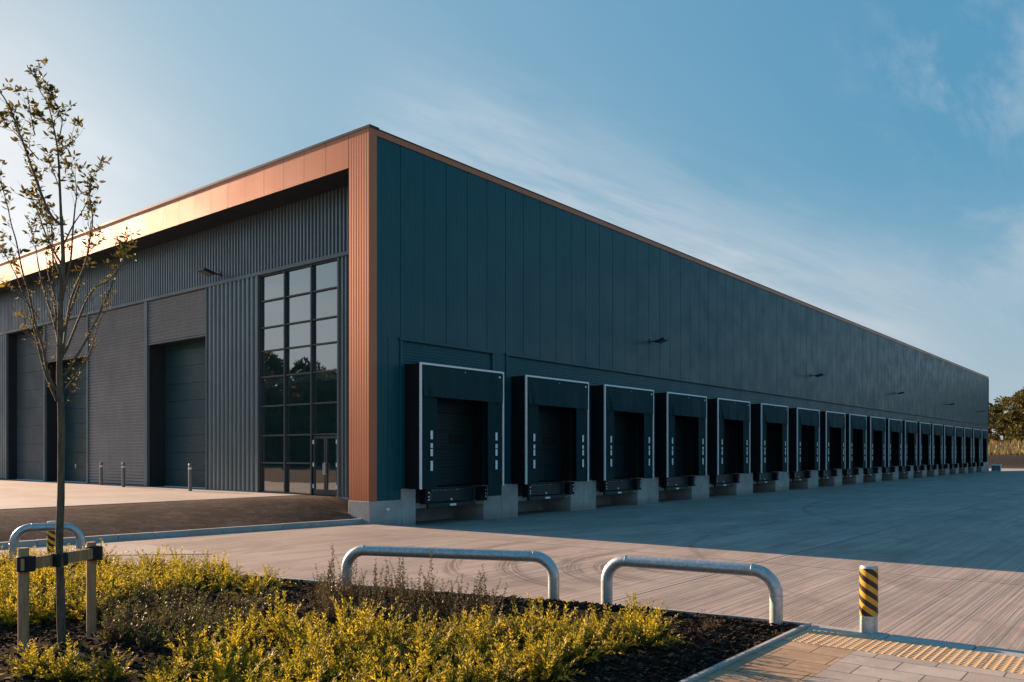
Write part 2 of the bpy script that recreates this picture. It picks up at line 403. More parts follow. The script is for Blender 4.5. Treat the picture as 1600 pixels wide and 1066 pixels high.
m, g, p = new_mat('shrub_stem'); n = g.noise(opos(g), 20, 4)
setp(g, p, col=g.mix(n, (.05, .03, .02), (.13, .08, .055)), rough=.8); M['stem'] = m
m, g, p = new_mat('young_bark'); P = wpos(g)
n = g.noise(g.scl(P, (14, 14, 4)), 2.0, 6, .7); n2 = g.noise(g.scl(P, (2, 2, 9)), 2.5, 4)
col = g.mix(g.ramp(n, .3, .7), (.050, .041, .027), (.150, .118, .076)); col = g.mix(g.m('MULTIPLY', g.ramp(n2, .55, .75), .45), col, (.17, .14, .10))
setp(g, p, col=col, rough=.85, normal=g.bump(n, .6, .006)); M['bark'] = m
m, g, p = new_mat('softwood_stake'); P = wpos(g)
n = g.noise(g.scl(P, (22, 22, 1.4)), 1.6, 6, .65); n2 = g.noise(P, 7, 3)
col = g.mix(g.ramp(n, .3, .72), (.27, .135, .062), (.50, .29, .145)); col = g.mix(g.m('MULTIPLY', g.ramp(n2, .62, .72), .6), col, (.07, .045, .03))
setp(g, p, col=col, rough=.75, normal=g.bump(n, .4, .004)); M['wood'] = m

m, g, p = new_mat('galvanised_steel'); P = wpos(g)
v = g.node('ShaderNodeTexVoronoi', {'Vector': P, 'Scale': 26.0}).outputs['Color']
n = g.noise(g.scl(P, (2, 2, 1)), 2.2, 6, .65); vv = g.sep(v)[0]
col = g.mix(vv, (.40, .42, .43), (.54, .555, .56)); col = g.mix(g.m('MULTIPLY', g.ramp(n, .52, .75), .55), col, (.24, .245, .245))
sc = g.ramp(g.noise(g.scl(P, (6, 6, 2)), 3.0, 6, .7), .66, .72)
col = g.mix(g.m('MULTIPLY', sc, .5), col, (.20, .17, .14))
setp(g, p, col=col, metal=.62, rough=g.ramp(n, .3, .7, .34, .52), normal=g.bump(n, .08, .01)); M['galv'] = m

m, g, p = new_mat('hazard_tape'); P = opos(g); X, Y, Z = g.sep(P)
an = g.m('ARCTAN2', Y, X)
f = g.m('FRACT', g.m('ADD', g.m('DIVIDE', Z, .138), g.m('MULTIPLY', an, 3 / (2 * math.pi))))
s_ = g.ramp(f, .49, .51, 0, 1, False)
n = g.noise(P, 9, 5, .7)
col = g.mix(s_, (.010, .011, .012), (.66, .33, .025)); col = g.mix(g.m('MULTIPLY', g.ramp(n, .58, .72), .35), col, (.12, .09, .05))
setp(g, p, col=col, rough=.38, spec=.5, normal=g.bump(n, .06, .01)); M['tape'] = m

m, g, p = new_mat('window_glass')
P = wpos(g)
gl = g.node('ShaderNodeBsdfGlossy', {'Color': (.80, .82, .82, 1), 'Roughness': .012, 'Normal': g.bump(g.noise(P, .55, 2), .02, .05)})
tr = g.node('ShaderNodeBsdfTransparent', {'Color': (.55, .68, .70, 1)})
lw = g.node('ShaderNodeFresnel', {'IOR': 1.5}).outputs[0]
ms = g.node('ShaderNodeMixShader', {0: g.m('ADD', .40, g.m('MULTIPLY', lw, .8), clamp=True), 1: tr.outputs[0], 2: gl.outputs[0]})
g.l.new(ms.outputs[0], m.node_tree.nodes['Material Output'].inputs[0]); df = g.node('ShaderNodeBsdfDiffuse', {'Color': (.09, .22, .25, 1)})
m2 = g.node('ShaderNodeMixShader', {0: .09, 1: ms.outputs[0], 2: df.outputs[0]})
g.l.new(m2.outputs[0], m.node_tree.nodes['Material Output'].inputs[0]); M['glass'] = m
M['room'] = metal_paint('room_wall', (.34, .42, .43), .8, .2, .02)

m, g, p = new_mat('grassland'); P = wpos(g)
n = g.noise(P, .25, 7, .65); n2 = g.noise(P, 4, 5, .7)
col = g.mix(n, (.09, .085, .03), (.22, .165, .07)); col = g.mix(g.m('MULTIPLY', n2, .5), col, (.06, .065, .02))
setp(g, p, col=col, rough=.95, spec=.2, normal=g.bump(n2, .8, .1)); M['grass'] = m
m, g, p = new_mat('bank_earth'); P = wpos(g); n = g.noise(P, 2, 7, .7)
setp(g, p, col=g.mix(n, (.012, .011, .009), (.042, .035, .028)), rough=.95, normal=g.bump(n, .9, .1)); M['earth'] = m

# ------------------------------------------------------------------ the setting: ground, yard, plaza, paving
def sm(t): t = max(0, min(1, t)); return t * t * (3 - 2 * t)
def kerb_y(x): return .28 + .125 * max(0, -x)
def yard_z(x, y):
    fall = -.23 * (1 - sm(-y / 8.0)) * sm((x + .5) / 3.0)
    return fall - .03 * sm((x - 60) / 50)
def terrain_z(x, y):
    z = -.42
    z += 2.0 * sm((x - 139) / 4.5) + 2.3 * sm((x - 145) / 22)
    return z
mb = MB(); xs = [-900, -300, -120, -60, 0, 60, 115, 132] + [135 + 1.5 * i for i in range(24)] + [185, 260, 600, 2500]
ys = [-2500, -600, -200] + [-100 + 5 * i for i in range(41)] + [140, 300, 900, 2500]
rows = [[(x, y, terrain_z(x, y) + (.12 * math.sin(y * .21) + .08 * math.sin(y * .53 + x) if x > 138 else 0)) for x in xs] for y in ys]
tag(mb.grid(rows).build('ground', M['grass'], smooth=True), kind='structure')
mb = MB(); rows = [[(x, y, terrain_z(x, y) + .04 + .24 * sm((x - 136.5) / .8) + .05 * math.sin(y * .37) * sm((x - 138) / 2)) for x in [136.5 + .6 * i for i in range(12)]] for y in [-90 + 2.5 * i for i in range(60)]]
tag(mb.grid(rows).build('bank', M['earth'], smooth=True), kind='structure')
mb = MB(); mb.box(112.5, 137, -90, 90, -.37, -.30)
tag(mb.build('road', M['plaza']), kind='structure')

xs = [-70, -50, -35, -25, -20, -15, -12, -9, -6, -3, -1, 0, .8, 1.6, 2.5, 4, 8, 16, 32, 60, 85, 112.4]
mb = MB(); rows = []
ts = [0, .02, .05, .08, .11, .14, .18, .24, .32, .5, 1]
for t in ts:
    r_ = []
    for x in xs:
        y1 = kerb_y(x) + .05 if x < 0 else 3.2
        y = y1 + (-90 - y1) * t
        r_.append((x, y, yard_z(x, y)))
    rows.append(r_)
tag(mb.grid(rows).build('yard', M['yard'], smooth=True), kind='structure')

# kerb between the yard and the brown paving: single kerb stones with joints
mb = MB(); x = -.02
while x > -42:
    x2 = x - .905; ya, yb = kerb_y(x), kerb_y(x2)
    dz = rnd.uniform(-.004, .004)
    b = len(mb.v)
    w = .15
    P8 = [(x, ya, -.3), (x2 + .012, yb, -.3), (x2 + .012, yb + w, -.3), (x, ya + w, -.3), (x, ya, .135 + dz), (x2 + .012, yb, .135 + dz), (x2 + .012, yb + w, .135 + dz), (x, ya + w, .135 + dz)]
    mb.v += P8; mb.f += [tuple(b + i for i in q) for q in ((3, 2, 1, 0), (4, 5, 6, 7), (0, 1, 5, 4), (1, 2, 6, 5), (2, 3, 7, 6), (3, 0, 4, 7))]
    x = x2
tag(mb.build('kerb', M['kerb'], bevel=.012), kind='structure')

def paved_z(y, y0, ye=4.9):
    return .128 + .562 * (1 - (1 - max(0, min(1, (y - y0) / (ye - y0)))) ** 1.3)
mb = MB(); rows = []
for x in [-45, -30, -20, -14, -10, -7, -5, -3, -2, -1, -.3, 0, .4, .8, 1.19]:
    y0 = (kerb_y(x) + .152) if x < -.01 else 1.0
    y1 = 4.9 if x < -1 else 4.9 + .25 * (x + 1)
    k0 = kerb_y(min(x, 0)) + .15
    ye = 4.9 - 1.8 * sm((x + 4) / 4)
    rows.append([(x, y0 + (y1 - y0) * i / 14, paved_z(y0 + (y1 - y0) * i / 14, k0, ye)) for i in range(15)])
tag(mb.grid(rows).build('block_paving', M['brick'], smooth=True), kind='structure')
mb = MB(); mb.grid([[(x, y, .694) for x in (-60, -30, -10, 0, 2.6)] for y in (4.92, 8, 20, 40, 75)])
o = mb.build('plaza', M['plaza']); tag(o, kind='structure')
mb = MB(); mb.box(-60, -6, 13.8, 75, .60, .700); tag(mb.build('block_paving', M['brick']), kind='structure')  # unseen paving, added so the lower glass panes mirror a darker brown
mb = MB(); mb.box(-60, 1.0, 4.86, 5.0, .60, .700); tag(mb.build('plaza_edging', M['kerb'], bevel=.008), kind='structure')

# planting bed
BED = [(-6.72, -15.98), (-7.05, -13.8), (-7.62, -11.8), (-8.15, -9.6), (-8.75, -7.0), (-9.45, -4.3), (-10.4, -1.6), (-11.6, .3)]
def bed_edge_x(y):
    for (xa, ya), (xb, yb) in zip(BED[:-1], BED[1:]):
        if ya <= y <= yb: return xa + (xb - xa) * (y - ya) / (yb - ya)
    return BED[0][0] if y < BED[0][1] else BED[-1][0]
def hash2(x, y):
    return .5 + .5 * math.sin(x * 12.99 + 4.1 * math.sin(y * 7.3)) * math.cos(y * 9.7 + 3.3 * math.sin(x * 6.1))
def bed_z(x, y):
    e = min(bed_edge_x(y) - x, (y + 15.98))
    return .0 + .10 * sm(e / .7) + .045 * (hash2(x, y) - .5) * sm(e / .3) + .03 * math.sin(x * 1.7 + y * 1.3) * sm(e / .5)
mb = MB(); rows = []
for i in range(150):
    y = -15.98 + 16.2 * i / 149
    xe = bed_edge_x(y); rows.append([(xe - 11 * (j / 99) ** 1.5, y, bed_z(xe - 11 * (j / 99) ** 1.5, y)) for j in range(100)])
tag(mb.grid(rows).build('planting_bed', M['soil'], smooth=True), kind='structure')
mb = MB(); N = 26000
for i in range(N):
    y = -15.93 + 15.5 * rnd.random() ** 1.4; x = bed_edge_x(y) - .05 - 7.5 * rnd.random()
    z = bed_z(x, y); a = rnd.uniform(0, 6.28); L = rnd.uniform(.010, .042); w = L * rnd.uniform(.2, .55); h = rnd.uniform(.003, .008)
    dr = Vector((math.cos(a), math.sin(a), rnd.uniform(-.45, .45))).normalized(); sd = dr.cross(Vector((rnd.uniform(-.5, .5), rnd.uniform(-.5, .5), 1))).normalized()
    mb.obox((x, y, z + h + rnd.uniform(0, .02)), dr * L, sd * w, dr.cross(sd) * h)
tag(mb.build('bark_mulch', M['chips']), 'dark bark mulch covering the planting bed', 'mulch', kind='stuff')
# thin concrete edging of the bed towards the yard, steel-grey edging towards the pavement
mb = MB()
for (xa, ya), (xb, yb) in zip(BED[:-1], BED[1:]):
    n_ = max(1, round(math.dist((xa, ya), (xb, yb)) / .9))
    for i in range(n_):
        p0 = Vector((xa + (xb - xa) * i / n_, ya + (yb - ya) * i / n_, 0)); p1 = Vector((xa + (xb - xa) * (i + 1) / n_, ya + (yb - ya) * (i + 1) / n_, 0))
        t = (p1 - p0); L = t.length; t.normalize()
        mb.obox((p0 + p1) / 2 + Vector((0, 0, -.02)), t * (L / 2 - .004), Vector((t.y, -t.x, 0)) * .03, (0, 0, .065 + rnd.uniform(-.003, .003)))
tag(mb.build('bed_edging', M['kerb'], bevel=.006), kind='structure')
mb = MB(); x = -6.75
while x > -17:
    mb.box(x - .905, x - .006, -16.03, -15.975, -.1, .062 + rnd.uniform(-.003, .003)); x -= .91
tag(mb.build('pavement_edging', M['kerb'], bevel=.006), kind='structure')

# pavement: slabs, tactile strip, dropped kerb along the yard
mb = MB(); mb.box(-19, -7.78, -40, -16.86, -.1, .028); tag(mb.build('pavement', M['slab']), kind='structure')
mb = MB(); mb.box(-19, -7.78, -16.856, -16.035, -.1, .0275); tag(mb.build('pavement', M['slabt']), kind='structure')
mb = MB(); y = -16.04
while y > -34:
    mb.box(-6.98, -6.66, y - .90, y - .006, -.1, .030 + rnd.uniform(-.003, .003)); y -= .91
tag(mb.build('dropped_kerb', M['kerb'], bevel=.01), kind='structure')
mb = MB(); pit = .0615; y = -16.045
while y > -24:
    mb.box(-7.775, -6.99, y - .40, y - .005, -.1, .028 + rnd.uniform(-.002, .002))
    for i in range(10):
        for j in range(5):
            c = (-7.775 + .078 * (i + .5) + .002, y - .40 + .0795 * (j + .5), .028)
            mb.lathe([(.022, -.002), (.020, .004), (.014, .0075), (.005, .0085)], 10, c)
    y -= .405
tag(mb.build('tactile_paving', M['tactile']), kind='structure')
# second crossing with tactile slabs on the far side of the bed
mb = MB()
TP = [(-7.35, -3.3), (-7.35, -.45), (-8.15, .75), (-9.2, .2), (-9.05, -1.6)]
o0 = len(mb.v)
mb.v += [(x, y, .012) for x, y in TP]; mb.f.append(tuple(range(len(TP))))
def inside(x, y, poly):
    r_ = False; j = len(poly) - 1
    for i in range(len(poly)):
        (xi, yi), (xj, yj) = poly[i], poly[j]
        if (yi > y) != (yj > y) and x < (xj - xi) * (y - yi) / (yj - yi) + xi: r_ = not r_
        j = i
    return r_
for i in range(30):
    for j in range(62):
        x, y = -9.2 + .066 * i, -3.3 + .066 * j
        if inside(x, y, TP): mb.lathe([(.017, 0), (.015, .002), (.010, .003)], 6, (x, y, .012))
tag(mb.build('tactile_paving', M['ptact']), kind='structure')

# ------------------------------------------------------------------ the warehouse
H = 12.4; XF = 1.22; XE = 109.2; YE = 49.0; FFL = .69
B = empty('warehouse'); tag(B, 'long dark industrial warehouse with copper clad corner portal and row of loading docks', 'warehouse')
DOCK = [1.53, 7.05, 12.5, 18.04, 23.62, 29.51, 35.38, 41.0, 46.3, 51.7, 57.03, 62.5, 68.0, 73.3, 78.6, 83.95, 89.2, 94.6, 100.0]
DW = 4.22
# dock wall: upper vertical panels
mb = MB(); pr = corr(.27, XE, 1.08, .016, 'groove')
mb.strip([(u, o_, 5.9) for u, o_ in pr], [(u, o_, H - .19) for u, o_ in pr])
for a, b in ((.27, 1.34), (5.98, 6.76)):
    pr = corr(a, b, .54, .016, 'groove'); mb.strip([(u, o_, FFL if a < 1 else 1.05) for u, o_ in pr], [(u, o_, 5.9) for u, o_ in pr])
mb.build('wall', M['wall'], B)
# ribbed band around the dock openings
mb = MB(); edges = [(1.36, 5.96)] + [(6.78, XE - .05)]
def ribpatch(mb, x0, x1, z0, z1, y=.03, pitch=.10, dep=-.008):
    pr = corr(z0, z1, pitch, dep, 'sine'); mb.strip([(x0, y + o_, u) for u, o_ in pr], [(x1, y + o_, u) for u, o_ in pr])
for a, b in edges:
    ribpatch(mb, a, b, 4.9, 5.86)
    ds = [L for L in DOCK if a - .3 < L < b]
    x = a
    for L in ds:
        if L + .5 > x: ribpatch(mb, x, L + .5, 1.06, 4.9)
        ribpatch(mb, L + .5, L + 3.72, 4.3, 4.9); x = L + 3.72
    if b > x: ribpatch(mb, x, b, 1.06, 4.9)
mb.build('ribbed_wall_band', M['wall'], B)
mb = MB()
mb.box(1.26, 6.06, -.07, .02, 5.86, 5.95); mb.box(1.30, 1.40, -.045, .02, 1.06, 5.86); mb.box(5.92, 6.02, -.045, .02, 1.06, 5.86)
mb.box(6.68, XE, -.07, .02, 5.86, 5.95); mb.box(6.72, 6.82, -.045, .02, 1.06, 5.86)
mb.build('flashing', M['wall'], B, bevel=.006)
# copper top band, corner column, fascia
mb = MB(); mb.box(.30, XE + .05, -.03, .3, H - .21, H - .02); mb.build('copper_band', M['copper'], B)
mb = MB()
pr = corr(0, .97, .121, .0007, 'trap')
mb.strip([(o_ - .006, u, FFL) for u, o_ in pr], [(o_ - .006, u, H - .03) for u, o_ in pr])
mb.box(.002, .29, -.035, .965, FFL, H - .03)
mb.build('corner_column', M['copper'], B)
part('sun_block_end_column', M['copper'], B, (-.004, XF + .3, YE - 1.1, YE - .001, FFL, 11.30))  # unseen portal leg, added to keep low sun out of the recessed front
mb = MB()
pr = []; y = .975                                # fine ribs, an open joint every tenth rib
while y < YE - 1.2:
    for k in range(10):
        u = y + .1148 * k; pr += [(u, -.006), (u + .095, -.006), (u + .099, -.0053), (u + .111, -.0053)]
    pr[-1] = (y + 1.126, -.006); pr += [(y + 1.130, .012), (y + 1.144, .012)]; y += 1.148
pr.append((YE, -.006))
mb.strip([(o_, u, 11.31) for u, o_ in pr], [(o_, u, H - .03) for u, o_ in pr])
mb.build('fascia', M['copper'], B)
mb = MB(); mb.box(-.022, .38, -.05, YE, H - .028, H + .055); mb.box(.382, XE + .08, -.05, .32, H - .018, H + .015)
mb.build('roof_edge', M['lamp'], B)
part('soffit', M['soffit'], B, (.014, .36, .972, YE, 11.305, H - .03), (.36, 1.7, .972, YE, 11.325, 11.40), (.30, XF + .5, .30, .965, FFL, 11.32))
part('roof', M['roof'], B, (.36, XE, .33, YE, 11.75, 11.95))
part('far_wall', M['wall'], B, (XE - .02, XE + .02, .02, YE, -.4, H - .3), (XE - .10, XE + .03, -.05, .02, 5.96, H - .29))
part('rear_wall', M['wall'], B, (1.9, XE - .03, YE - .1, YE, .6, H - .3))
# plinth and piers
mb = MB(); mb.box(-.03, 1.34, -.045, .96, -.6, FFL - .006); mb.box(1.345, 1.98, -.05, 2.4, -.6, 1.04)
mb.build('plinth', M['conc'], B, bevel=.012)
part('door_threshold', M['kerb'], B, (XF - .05, XF + .19, .966, 7.7, -.3, FFL - .005))
mb = MB(); mb.lathe([(.05, 0), (.05, .04), (.03, .045)], 14, (0, 0, 0)); mb.tube([(0, 0, .04), (.03, 0, .07), (.07, 0, .02)], .02, 8)
o = mb.build('wall_outlet', M['alu'], B, smooth=True); o.location = (.72, -.05, .40); o.rotation_euler = (R(90), 0, 0)
for i, L in enumerate(DOCK):
    x0 = L + 3.88; x1 = (DOCK[i + 1] + .36) if i + 1 < len(DOCK) else XE - .02
    mid_ = (x0 + x1) / 2
    mb = MB(); mb.box(x0, mid_ - .006, -.05, 2.4, -.7, 1.04); mb.box(mid_ + .006, x1, -.05, 2.4, -.7, 1.04)
    mb.build('concrete_pier', M['conc'], B, bevel=.012)
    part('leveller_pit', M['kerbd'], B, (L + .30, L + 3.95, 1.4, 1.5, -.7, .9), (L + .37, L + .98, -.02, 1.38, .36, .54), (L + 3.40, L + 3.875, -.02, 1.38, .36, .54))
    # sectional door inside
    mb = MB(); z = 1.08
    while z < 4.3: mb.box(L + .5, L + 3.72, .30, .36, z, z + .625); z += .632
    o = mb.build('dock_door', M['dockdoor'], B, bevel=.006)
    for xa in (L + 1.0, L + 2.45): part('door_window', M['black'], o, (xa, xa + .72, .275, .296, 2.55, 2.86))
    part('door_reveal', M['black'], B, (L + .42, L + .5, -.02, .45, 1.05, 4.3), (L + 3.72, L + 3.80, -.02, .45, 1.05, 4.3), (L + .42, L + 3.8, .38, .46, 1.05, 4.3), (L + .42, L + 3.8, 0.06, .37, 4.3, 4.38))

# ---- front (recessed)
def vsheet(mb, y0, y1, z0, z1, pitch, dep, x=XF):
    pr = corr(y0, y1, pitch, dep, 'trap'); mb.strip([(x + o_ - dep, u, z0) for u, o_ in pr], [(x + o_ - dep, u, z1) for u, o_ in pr])
def hsheet(mb, y0, y1, z0, z1, pitch, dep, x=XF):
    pr = corr(z0, z1, pitch, dep, 'sine'); mb.strip([(x - o_, y0, u) for u, o_ in pr], [(x - o_, y1, u) for u, o_ in pr])
mb = MB(); vsheet(mb, .97, YE, 9.1, 11.325, .20, .075); mb.build('upper_cladding', M['front'], B)
part('girt', M['trim'], B, (XF - .11, XF + .02, .97, YE, 8.96, 9.10), bevel=.01)
for y0, y1, z0, pit_, dep_ in ((.97, 2.86, FFL, .18, .06), (7.70, 11.22, FFL + .06, .29, .085), (32.2, 40, FFL + .06, .25, .07)):
    mb = MB(); vsheet(mb, y0, y1, z0, 8.96, pit_, dep_); mb.build('corrugated_cladding', M['front'], B)
for y0, y1, z0 in ((11.26, 16.06, 7.06), (16.32, 21.86, FFL + .04), (22.0, 26.86, 7.02), (40.0, YE, FFL + .04)):
    mb = MB(); hsheet(mb, y0, y1, z0, 8.96, .145, .05); mb.build('ribbed_cladding', M['ribbed'], B)
for y0, y1 in ((2.86, 2.94), (7.62, 7.70), (11.2, 11.27), (16.06, 16.32), (21.86, 22.0), (26.86, 27.0), (32.02, 32.2)): part('panel_trim', M['trim'], B, (XF - .095, XF + .06, y0, y1, FFL, 8.95), bevel=.008)
for q in ((11.27, 16.06, 7.0, 7.06), (22.0, 26.86, 6.96, 7.02), (7.70, 11.2, FFL, FFL + .06), (16.32, 21.86, FFL, FFL + .04)): part('panel_trim', M['trim'], B, (XF - .058, XF + .04, *q), bevel=.008)
# loading doors with reveals
def loading_door(y0, y1, zt, mat, depth, pan):
    mb = MB(); z = FFL + .02
    while z < zt:
        mb.box(XF + depth, XF + depth + .05, y0, y1, z, min(z + pan - .012, zt + .05)); z += pan
    o = mb.build('loading_door', mat, B, bevel=.005)
    part('door_backing', M['soffit'], B, (XF + depth + .055, XF + depth + .12, y0, y1, FFL, zt + .05))
    part('door_jamb', M['soffit'], B, (XF + .02, XF + depth + .1, y0 - .06, y0, FFL, zt), (XF + .02, XF + depth + .1, y1, y1 + .06, FFL, zt), (XF + .02, XF + depth + .1, y0 - .06, y1 + .06, zt + .004, zt + .06))
    part('door_sill', M['alu'], B, (XF + depth - .06, XF + depth - .004, y0 + .01, y1 - .01, FFL + .002, FFL + .024))
    return o
loading_door(11.29, 16.04, 7.02, M['door'], .75, .76)
o = loading_door(22.02, 26.84, 6.98, M['door'], .75, .76)
part('handle', M['alu'], o, (XF + .70, XF + .745, 25.0, 25.12, 1.55, 1.62), (XF + .70, XF + .745, 25.06, 25.10, 1.40, 1.55))
loading_door(27.02, 32.0, 8.93, M['door2'], .45, 1.0)
# curtain wall
YM = [2.94, 4.44, 6.02, 7.62]; ZM = [FFL, 1.83, 2.86, 3.97, 5.08, 6.06, 6.95, 7.96, 8.93]
mb = MB(); fx0, fx1 = XF - .02, XF + .13
for i, y in enumerate(YM):
    w = .036 if 0 < i < 3 else .055
    mb.box(fx0 - .03, fx1, y - w, y + w, FFL, 8.955)
for k, z in enumerate(ZM):
    for i in range(3):
        if i == 0 and k in (0, 1): continue
        w0 = .055 if i == 0 else .036; w1 = .055 if i == 2 else .036
        mb.box(fx0, fx1 - .01, YM[i] + w0, YM[i + 1] - w1, z - (.0 if k == 0 else .028), z + (.06 if k == 0 else .028) - (.01 if k == 8 else 0))
cw = mb.build('curtain_wall', M['frame'], B, bevel=.006)
for k in range(8):
    for i in range(3):
        if i == 0 and k in (0, 1): continue
        t1, t2 = rnd.uniform(-.002, .002), rnd.uniform(-.002, .002)
        y0, y1, z0, z1 = YM[i] + .05, YM[i + 1] - .05, ZM[k] + .03, ZM[k + 1] - .03
        m_ = MB().quad((XF + .06 - t2, y0, z1), (XF + .06 + t2, y1, z1), (XF + .06 - t1, y1, z0), (XF + .06 + t1, y0, z0))
        m_.build('glass_pane', M['glass'], cw)
for s_, (y0, y1) in enumerate(((3.02, 3.675), (3.69, 4.37))):
    mb = MB(); st = .085
    mb.box(XF, XF + .06, y0, y0 + st, FFL + .02, 2.80); mb.box(XF, XF + .06, y1 - st, y1, FFL + .02, 2.80)
    mb.box(XF, XF + .06, y0 + st, y1 - st, FFL + .02, FFL + .22); mb.box(XF, XF + .06, y0 + st, y1 - st, 2.71, 2.80)
    dd = mb.build('glazed_door', M['frame'], B, bevel=.005)
    MB().quad((XF + .03, y0 + st - .01, 2.72), (XF + .03, y1 - st + .01, 2.72), (XF + .03, y1 - st + .01, FFL + .2), (XF + .03, y0 + st - .01, FFL + .2)).build('glass_pane', M['glass'], dd)
    hy = y1 - .04 if s_ == 0 else y0 + .04
    MB().tube([(XF - .002, hy, 1.45), (XF - .06, hy, 1.45), (XF - .06, hy, 1.85), (XF - .002, hy, 1.85)], .014, 8).build('handle', M['alu'], dd, smooth=True)
    hb = y0 + .03 if s_ == 0 else y1 - .03
    part('hinge', M['alu'], dd, *[(XF - .03, XF - .002, hb - .03, hb + .03, z, z + .14) for z in (.95, 1.72, 2.52)])
# room behind the glazing
mb = MB(); mb.box(XF + .2, 7, 2.4, 9.5, FFL - .06, FFL - .01); mb.box(7, 7.1, 2.4, 9.5, FFL, 9.2); mb.box(XF + .2, 7, 9.5, 9.6, FFL, 9.2); mb.box(XF + .2, 7, 2.3, 2.4, FFL, 9.2); mb.box(XF + .2, 7, 2.4, 9.5, 9.1, 9.2)
mb.box(XF + .25, 4.2, 2.41, 9.49, 4.80, 5.05); mb.box(4.5, 4.8, 5.0, 5.25, FFL, 9.1); mb.box(3.6, 6.6, 7.6, 7.7, FFL, 4.8)
mb.build('interior', M['room'], B)

# ------------------------------------------------------------------ dock shelters
def make_shelter(first):
    r_ = empty('dock_shelter'); z0, zt, D = 0.0, 4.09, -.72
    part('side_pad', M['pad'], r_, (0.03, .12, D + .04, .02, z0, zt - .02))
    part('side_pad', M['pad'], r_, (DW - .12, DW - .03, D + .04, .02, z0, zt - .02))
    part('top_pad', M['pad'], r_, (.12, DW - .12, D + .04, .02, zt - .11, zt - .03))
    part('edge_frame', M['alu'], r_, (0, .062, D - .01, D + .05, z0, zt - .06), (DW - .05, DW, D - .01, D + .05, z0, zt - .06), (0, DW, D - .01, D + .05, zt - .06, zt))
    # head curtain hanging in slight folds
    mb = MB(); rows = []
    nx, nz = 48, 8
    for j in range(nz + 1):
        v = j / nz; row = []
        for i in range(nx + 1):
            u = i / nx; x = .085 + (DW - .16) * u
            fold = .13 * v * math.exp(-((u - .055 - .07 * v) / .022) ** 2) - .08 * v * math.exp(-((u - .02 - .07 * v) / .025) ** 2) + .03 * v * math.exp(-((u - .955 + .02 * v) / .02) ** 2)
            wv = .026 * v * math.sin(u * 19 + 1.3) + .012 * v * math.sin(u * 43)
            row.append((x + .05 * v * (.5 - u) * (1 if u > .5 else 1.4), D - .012 - fold - wv, zt - .08 - v * (1.0 + .035 * u)))
        rows.append(row)
    mb.grid(rows); rows2 = [[(x, y + .012, z) for x, y, z in row] for row in rows]; mb.grid([row[::-1] for row in rows2])
    c = mb.build('head_curtain', M['head'], r_, smooth=True)
    part('eyelet', M['alu'], c, (DW - .30, DW - .22, D - .03, D - .016, zt - .24, zt - .18), (DW * .5, DW * .5 + .03, D - .025, D - .015, zt - .19, zt - .16))
    for side in (0, 1):
        mb = MB(); rows = []
        x0, x1 = (.08, .80) if side == 0 else (DW - .84, DW - .075)
        zb = -.36 if (first and side) else .0
        for j in range(13):
            v = j / 12
            rows.append([(x0 + (x1 - x0) * i / 8, D + .035 + .008 * math.sin(i * 1.3 + v * 3 + side) + (.02 * v if 0 < i < 8 else 0), zt - .9 - v * (zt - .9 - zb)) for i in range(9)])
        mb.grid(rows); mb.grid([[(x, y + .014, z) for x, y, z in row][::-1] for row in rows])
        sc_ = mb.build('side_curtain', M['fabric'], r_, smooth=True)
        xm = .53 if side == 0 else DW - .40
        for za, zb2 in ((1.62, 1.90), (1.34, 1.49), (1.07, 1.30), (.59, .91)):
            part('marker', M['white'], sc_, (xm - .05, xm + .05, D + .008, D + .022, za, zb2))
    return r_
ordn = ['first', 'second', 'third', 'fourth', 'fifth', 'sixth', 'seventh', 'eighth', 'ninth', 'tenth']
def dock_label(i, what):
    n = len(DOCK)
    return f'{ordn[i]} {what} counted from the copper corner' if i < 10 else (f'{ordn[n - 1 - i]} {what} counted from the far end of the wall' if i < n - 1 else f'last {what} at the far end of the wall')
sh1 = make_shelter(True); sh2 = make_shelter(False)
for i, L in enumerate(DOCK):
    o = sh1 if i == 0 else (sh2 if i == 1 else dup(sh2))
    o.location = (L, 0, 1.03)
    tag(o, 'largest nearest dock shelter, white edged, right curtain hanging low over the concrete' if i == 0 else dock_label(i, 'black dock shelter with white edging'), 'dock shelter', 'dock shelters along the dark wall')
def make_leveller():
    r_ = empty('dock_leveller')
    part('deck', M['steel'], r_, (.97, 3.36, .02, 1.3, .98, 1.03))
    part('front_plate', M['steel'], r_, (.99, 3.34, -.03, .03, .54, .97), (.99, 1.06, -.05, -.03, .40, .96), (3.27, 3.34, -.05, -.03, .40, .96), bevel=.006)
    o = part('lip_keeper', M['steel'], r_, (.97, 3.36, -.12, .02, .36, .50), bevel=.008)
    part('rating_plate', M['white'], o, (2.02, 2.33, -.127, -.121, .385, .455))
    part('latch', M['alu'], r_, (2.14, 2.20, -.06, -.031, .57, .64), (1.08, 1.13, -.07, -.051, .62, .84))
    mb = MB()
    for k in range(26):
        x = 1.15 + rnd.random() * 1.6; mb.box(x, x + rnd.uniform(.01, .07), -.036, -.031, .92 + rnd.uniform(-.01, .02), .945 + rnd.uniform(-.005, .01))
    mb.build('worn_edge', M['wood'], r_)
    for a, b in ((.66, .90), (3.44, 3.80)):
        bb = part('bumper', M['black'], r_, (a, b, -.30, -.025, .50, 1.0), bevel=.015)
        part('bolt', M['white'], bb, *[(b - .12, b - .06, -.306, -.301, z, z + .05) for z in (.62, .72, .86)])
    return r_
lv = make_leveller()
for i, L in enumerate(DOCK):
    o = lv if i == 0 else dup(lv); o.location = (L, 0, 0)
    tag(o, 'nearest dock leveller with dark steel lip and white plate, beside the concrete corner plinth' if i == 0 else dock_label(i, 'dark dock leveller with rubber bumpers'), 'dock leveller', 'dock levellers under the shelters')

